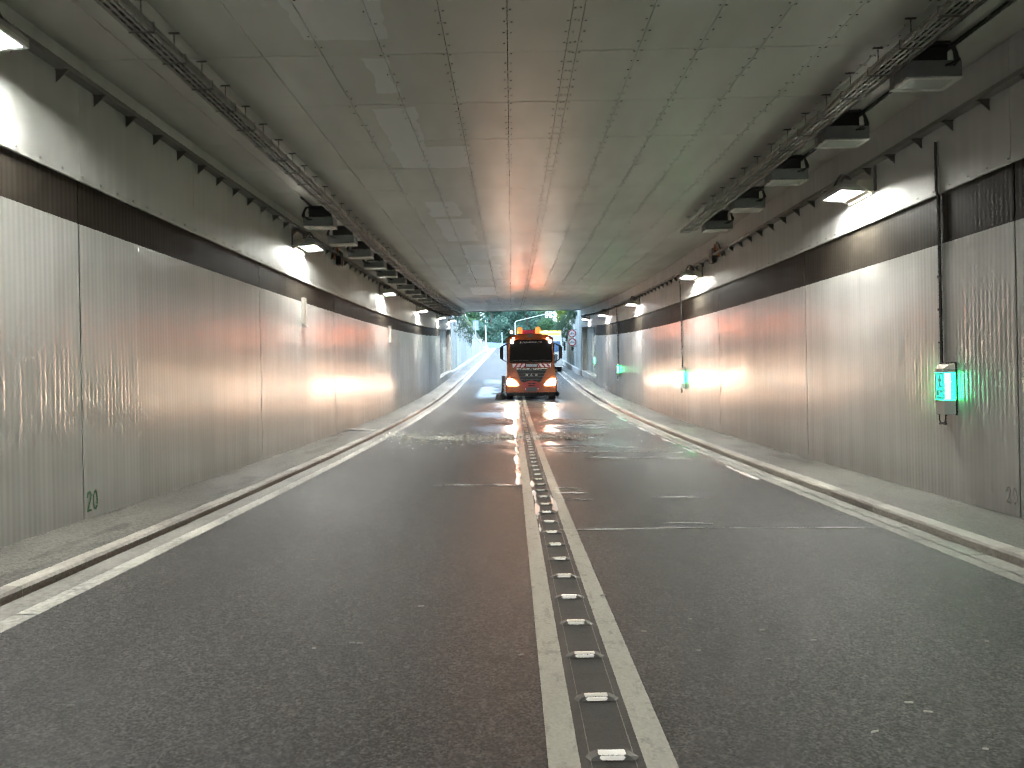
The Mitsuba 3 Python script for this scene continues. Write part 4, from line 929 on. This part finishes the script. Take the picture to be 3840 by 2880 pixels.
for s in (-1, 1):
    lamp = [(s*1.12, .87), (s*1.07, .985), (s*.90, .985), (s*.73, .87), (s*.59, .70), (s*.70, .665), (s*.95, .665), (s*1.10, .70)]
    tp('headlight', fr_poly(lamp, .03, .02), 'lens_white', None, emit=np.array([1.0, .90, .74])*HEAD)
    hc = np.array([XT+s*.92, YT-.06, float(prof(YT))+.85])
    scene[f'headlight_beam_{1 if s > 0 else 0}'] = {'type': 'spot', 'to_world': T().look_at(origin=hc.tolist(), target=[hc[0]+s*.21, hc[1]-1, hc[2]-.17], up=[0, 0, 1]), 'intensity': {'type': 'rgb', 'value': [BEAM, BEAM*.54, BEAM*.31]}, 'cutoff_angle': 25., 'beam_width': 8.}
    tp('mirror', hull([(s*x, yy, z) for x in (1.26, 1.41) for yy in (.05, .2) for z in (1.93, 2.40)]+[(s*1.28, .1, 1.86), (s*1.28, .1, 2.46), (s*1.38, .1, 1.88), (s*1.36, .1, 2.45)]), 'truck_black')
    b = MB(); b.tube([[s*1.0, .28, 2.58], [s*1.15, .18, 2.53], [s*1.33, .12, 2.44]], .03, 7); tp('mirror_arm', b, 'truck_black'); b = MB(); b.tube([[s*1.03, .25, 1.70], [s*1.18, .18, 1.78], [s*1.32, .12, 1.88]], .022, 7); tp('mirror_arm', b, 'truck_black')
    w = trimesh.creation.cylinder(.47, .29, sections=32); w.apply_transform(trimesh.transformations.rotation_matrix(math.pi/2, [0, 1, 0])); w.apply_translation([s*.985, 1.05, .47])
    wh = tp('wheel', w, 'rubber'); r2 = trimesh.creation.cylinder(.27, .02, sections=24); r2.apply_transform(trimesh.transformations.rotation_matrix(math.pi/2, [0, 1, 0])); r2.apply_translation([s*1.142, 1.05, .47]); tp('rim', r2, 'truck_grey', wh)
    w2 = moved(w, 0, 3.6, 0); tp('wheel', w2, 'rubber')
    for z, x, mt, em, r, yy in ((3.10, .88 if s < 0 else .70, 'amber', np.array([1., .40, .10])*AMB, .068, .55), (2.79, .79 if s < 0 else .75, 'amber', np.array([1., .42, .12])*AMB, .062, .2), (2.655, .86, 'lens_white', np.array([1., .98, .95])*WORK, .078, .16)):
        c = trimesh.creation.cylinder(r, .05, sections=18); c.apply_transform(trimesh.transformations.rotation_matrix(math.pi/2, [1, 0, 0])); tp('work_light' if z < 2.7 else 'marker_light', moved(c, s*x, yy-.03, z), mt, None, emit=em)
        h = trimesh.creation.cylinder(r*1.15, .06, sections=18); h.apply_transform(trimesh.transformations.rotation_matrix(math.pi/2, [1, 0, 0])); tp('light_shell', moved(h, s*x, yy+.03, z), 'truck_grey')
    xb = -.50 if s < 0 else .33
    bd = MB(); an = np.linspace(0, math.pi/2, 6); bd.tube([[xb, .55, 3.02], [xb, .55, 3.05], [xb, .55, 3.20]]+[[xb, .55, 3.20+.14*math.sin(a)] for a in an[1:]], [.13, .125, .13]+[max(.13*math.cos(a), .004) for a in an[1:]], 16)
    bc = tp('beacon', bd, 'amber', None, emit=np.array([.14, .034, .008]), smooth=60)
    scene[f'beacon_flash_{1 if s > 0 else 0}'] = {'type': 'spot', 'to_world': T().look_at(origin=[XT+xb, YT+.16, float(prof(YT))+3.22], target=[XT+xb+s*.3, YT-1, float(prof(YT))+2.85], up=[0, 0, 1]), 'intensity': {'type': 'rgb', 'value': [BEAC, BEAC*.25, BEAC*.12]}, 'cutoff_angle': 48., 'beam_width': 14.}; b = MB(); b.tube([[xb, .55, 2.94], [xb, .55, 3.021]], .14, 14); tp('beacon_base', b, 'truck_black', bc)
tp('skirt', hull([(sx*w, yy, z) for sx in (-1, 1) for w, yy, z in ((1.08, .06, .355), (1.08, .3, .355), (1.0, .10, .20), (1.0, .3, .20))]), 'truck_black')
tp('lower_panel', fr_poly([(-.30, .40), (.34, .40), (.46, .80), (.10, .88), (.0, .93), (-.08, .88), (-.42, .80)], .03, .02), 'truck_red')
tp('bumper_step', fr_poly([(-.24, .40), (.28, .40), (.24, .60), (-.20, .60)], .0085, .02), 'truck_grey')
for zz in (.66, .75): tp('vent', fr_poly([(-.16, zz), (.18, zz), (.18, zz+.035), (-.16, zz+.035)], .0085, .006), 'truck_black')
for xx in (-.27, .31): tp('tow_eye', moved(face(ring(.0, .025, 12), 0, 0, 0, .02).mesh(), xx, .008, .52), 'truck_chrome')
b = MB(); b.tube([[-.93, .06, 1.78], [-.6, .12, 1.82], [-.1, .12, 1.80]], .014, 5); b.tube([[.05, .12, 1.80], [.5, .12, 1.82], [.9, .07, 1.79]], .014, 5); tp('wiper', b, 'truck_grey')
tp('sun_visor', hull([(-.95, .16, 2.76), (.95, .16, 2.76), (-.95, .26, 2.80), (.95, .26, 2.80), (-.93, .17, 2.735), (.93, .17, 2.735)]), 'truck_orange')
hop = hull([(sx*1.12, yy, z) for sx in (-1, 1) for yy, z in ((2.0, .95), (6.3, .95), (2.0, 2.85), (6.0, 2.85))]+[(sx*.8, yy, 3.0) for sx in (-1, 1) for yy in (2.2, 5.8)])
tp('hopper', hop, 'truck_orange'); b = MB(); b.box(-.45, .45, .6, 6.0, .45, .9, bend=False); tp('chassis', b, 'truck_black')
b = MB(); b.box(-1.36, -1.19, 1.4, 1.75, .30, 1.05, bend=False); tp('broom_arm', b, 'truck_grey')
br = MB(); br.tube([[-1.40, 1.2, .02], [-1.40, 1.2, .14], [-1.38, 1.2, .27]], [.27, .24, .12], 20); bm = tp('side_broom', br, 'rubber'); b = MB(); b.tube([[-1.36, 1.3, .27], [-1.30, 1.45, .50]], .05, 8); tp('broom_motor', b, 'truck_black', bm)
b = MB(); b.box(-1.26, -1.175, .55, .8, .34, .74, bend=False); tp('side_panel', b, 'truck_white')
tp('side_tool', hull([(1.15, .3, .40), (1.30, .35, .28), (1.25, .5, .14), (1.12, .5, .14), (1.12, .9, .40)]), 'truck_black')
b = MB(); b.tube([[-.75, .5, .22], [-.3, .45, .25], [.2, .5, .18], [.7, .55, .2]], .05, 8); tp('suction_hose', b, 'truck_grey')
# lorry that follows up the ramp
Y2 = 56.5; X2 = 2.85; MT = vehicle('l', X2, Y2); lo = thing('lorry', 'white and yellow lorry coming down the ramp behind the sweeper', 'lorry')
sw_keep, sw = sw, lo
tp('cab', hull([(sx*w, yy, z) for sx in (-1, 1) for w, yy, z in ((1.2, .0, .4), (1.2, .06, 1.5), (1.12, .3, 2.9), (1.2, 1.9, .4), (1.15, 1.9, 2.9))]), 'truck_white')
tp('windscreen', hull([(sx*w, yy, z) for sx in (-1, 1) for w, yy, z in ((1.08, .035, 1.62), (1.02, .235, 2.5), (1.08, .2, 1.62), (1.02, .4, 2.5))]), 'window_blue')
tp('roof_board', hull([(sx*1.0, yy, z) for sx in (-1, 1) for yy, z in ((.28, 2.92), (.40, 3.15), (.8, 2.92), (.8, 3.15))]), 'truck_yellow')
tp('body', hull([(sx*1.25, yy, z) for sx in (-1, 1) for yy, z in ((2.1, .9), (7.5, .9), (2.1, 3.3), (7.5, 3.3))]), 'truck_yellow')
tp('body_front', hull([(sx*1.22, yy, z) for sx in (-1, 1) for yy, z in ((2.06, 1.0), (2.095, 1.0), (2.06, 3.22), (2.095, 3.22))]), 'truck_white')
tp('grille', fr_poly([(-.7, .7), (.7, .7), (.8, 1.4), (-.8, 1.4)], -.0, .03), 'truck_grey')
for s in (-1, 1):
    tp('headlight', fr_poly([(s*.75, .6), (s*1.1, .6), (s*1.1, .8), (s*.75, .8)], -.005, .03), 'lens_white')
    w = trimesh.creation.cylinder(.5, .3, sections=28); w.apply_transform(trimesh.transformations.rotation_matrix(math.pi/2, [0, 1, 0])); tp('wheel', moved(w, s*1.0, 1.1, .5), 'rubber'); tp('wheel', moved(w, s*1.0, 5.4, .5), 'rubber')
    tp('mirror', hull([(s*x, yy, z) for x in (1.3, 1.45) for yy in (.2, .3) for z in (1.7, 2.4)]), 'truck_black')
    b = MB(); b.tube([[s*1.12, .35, 2.45], [s*1.38, .25, 2.38]], .025, 6); tp('mirror_arm', b, 'truck_black')
sw = sw_keep
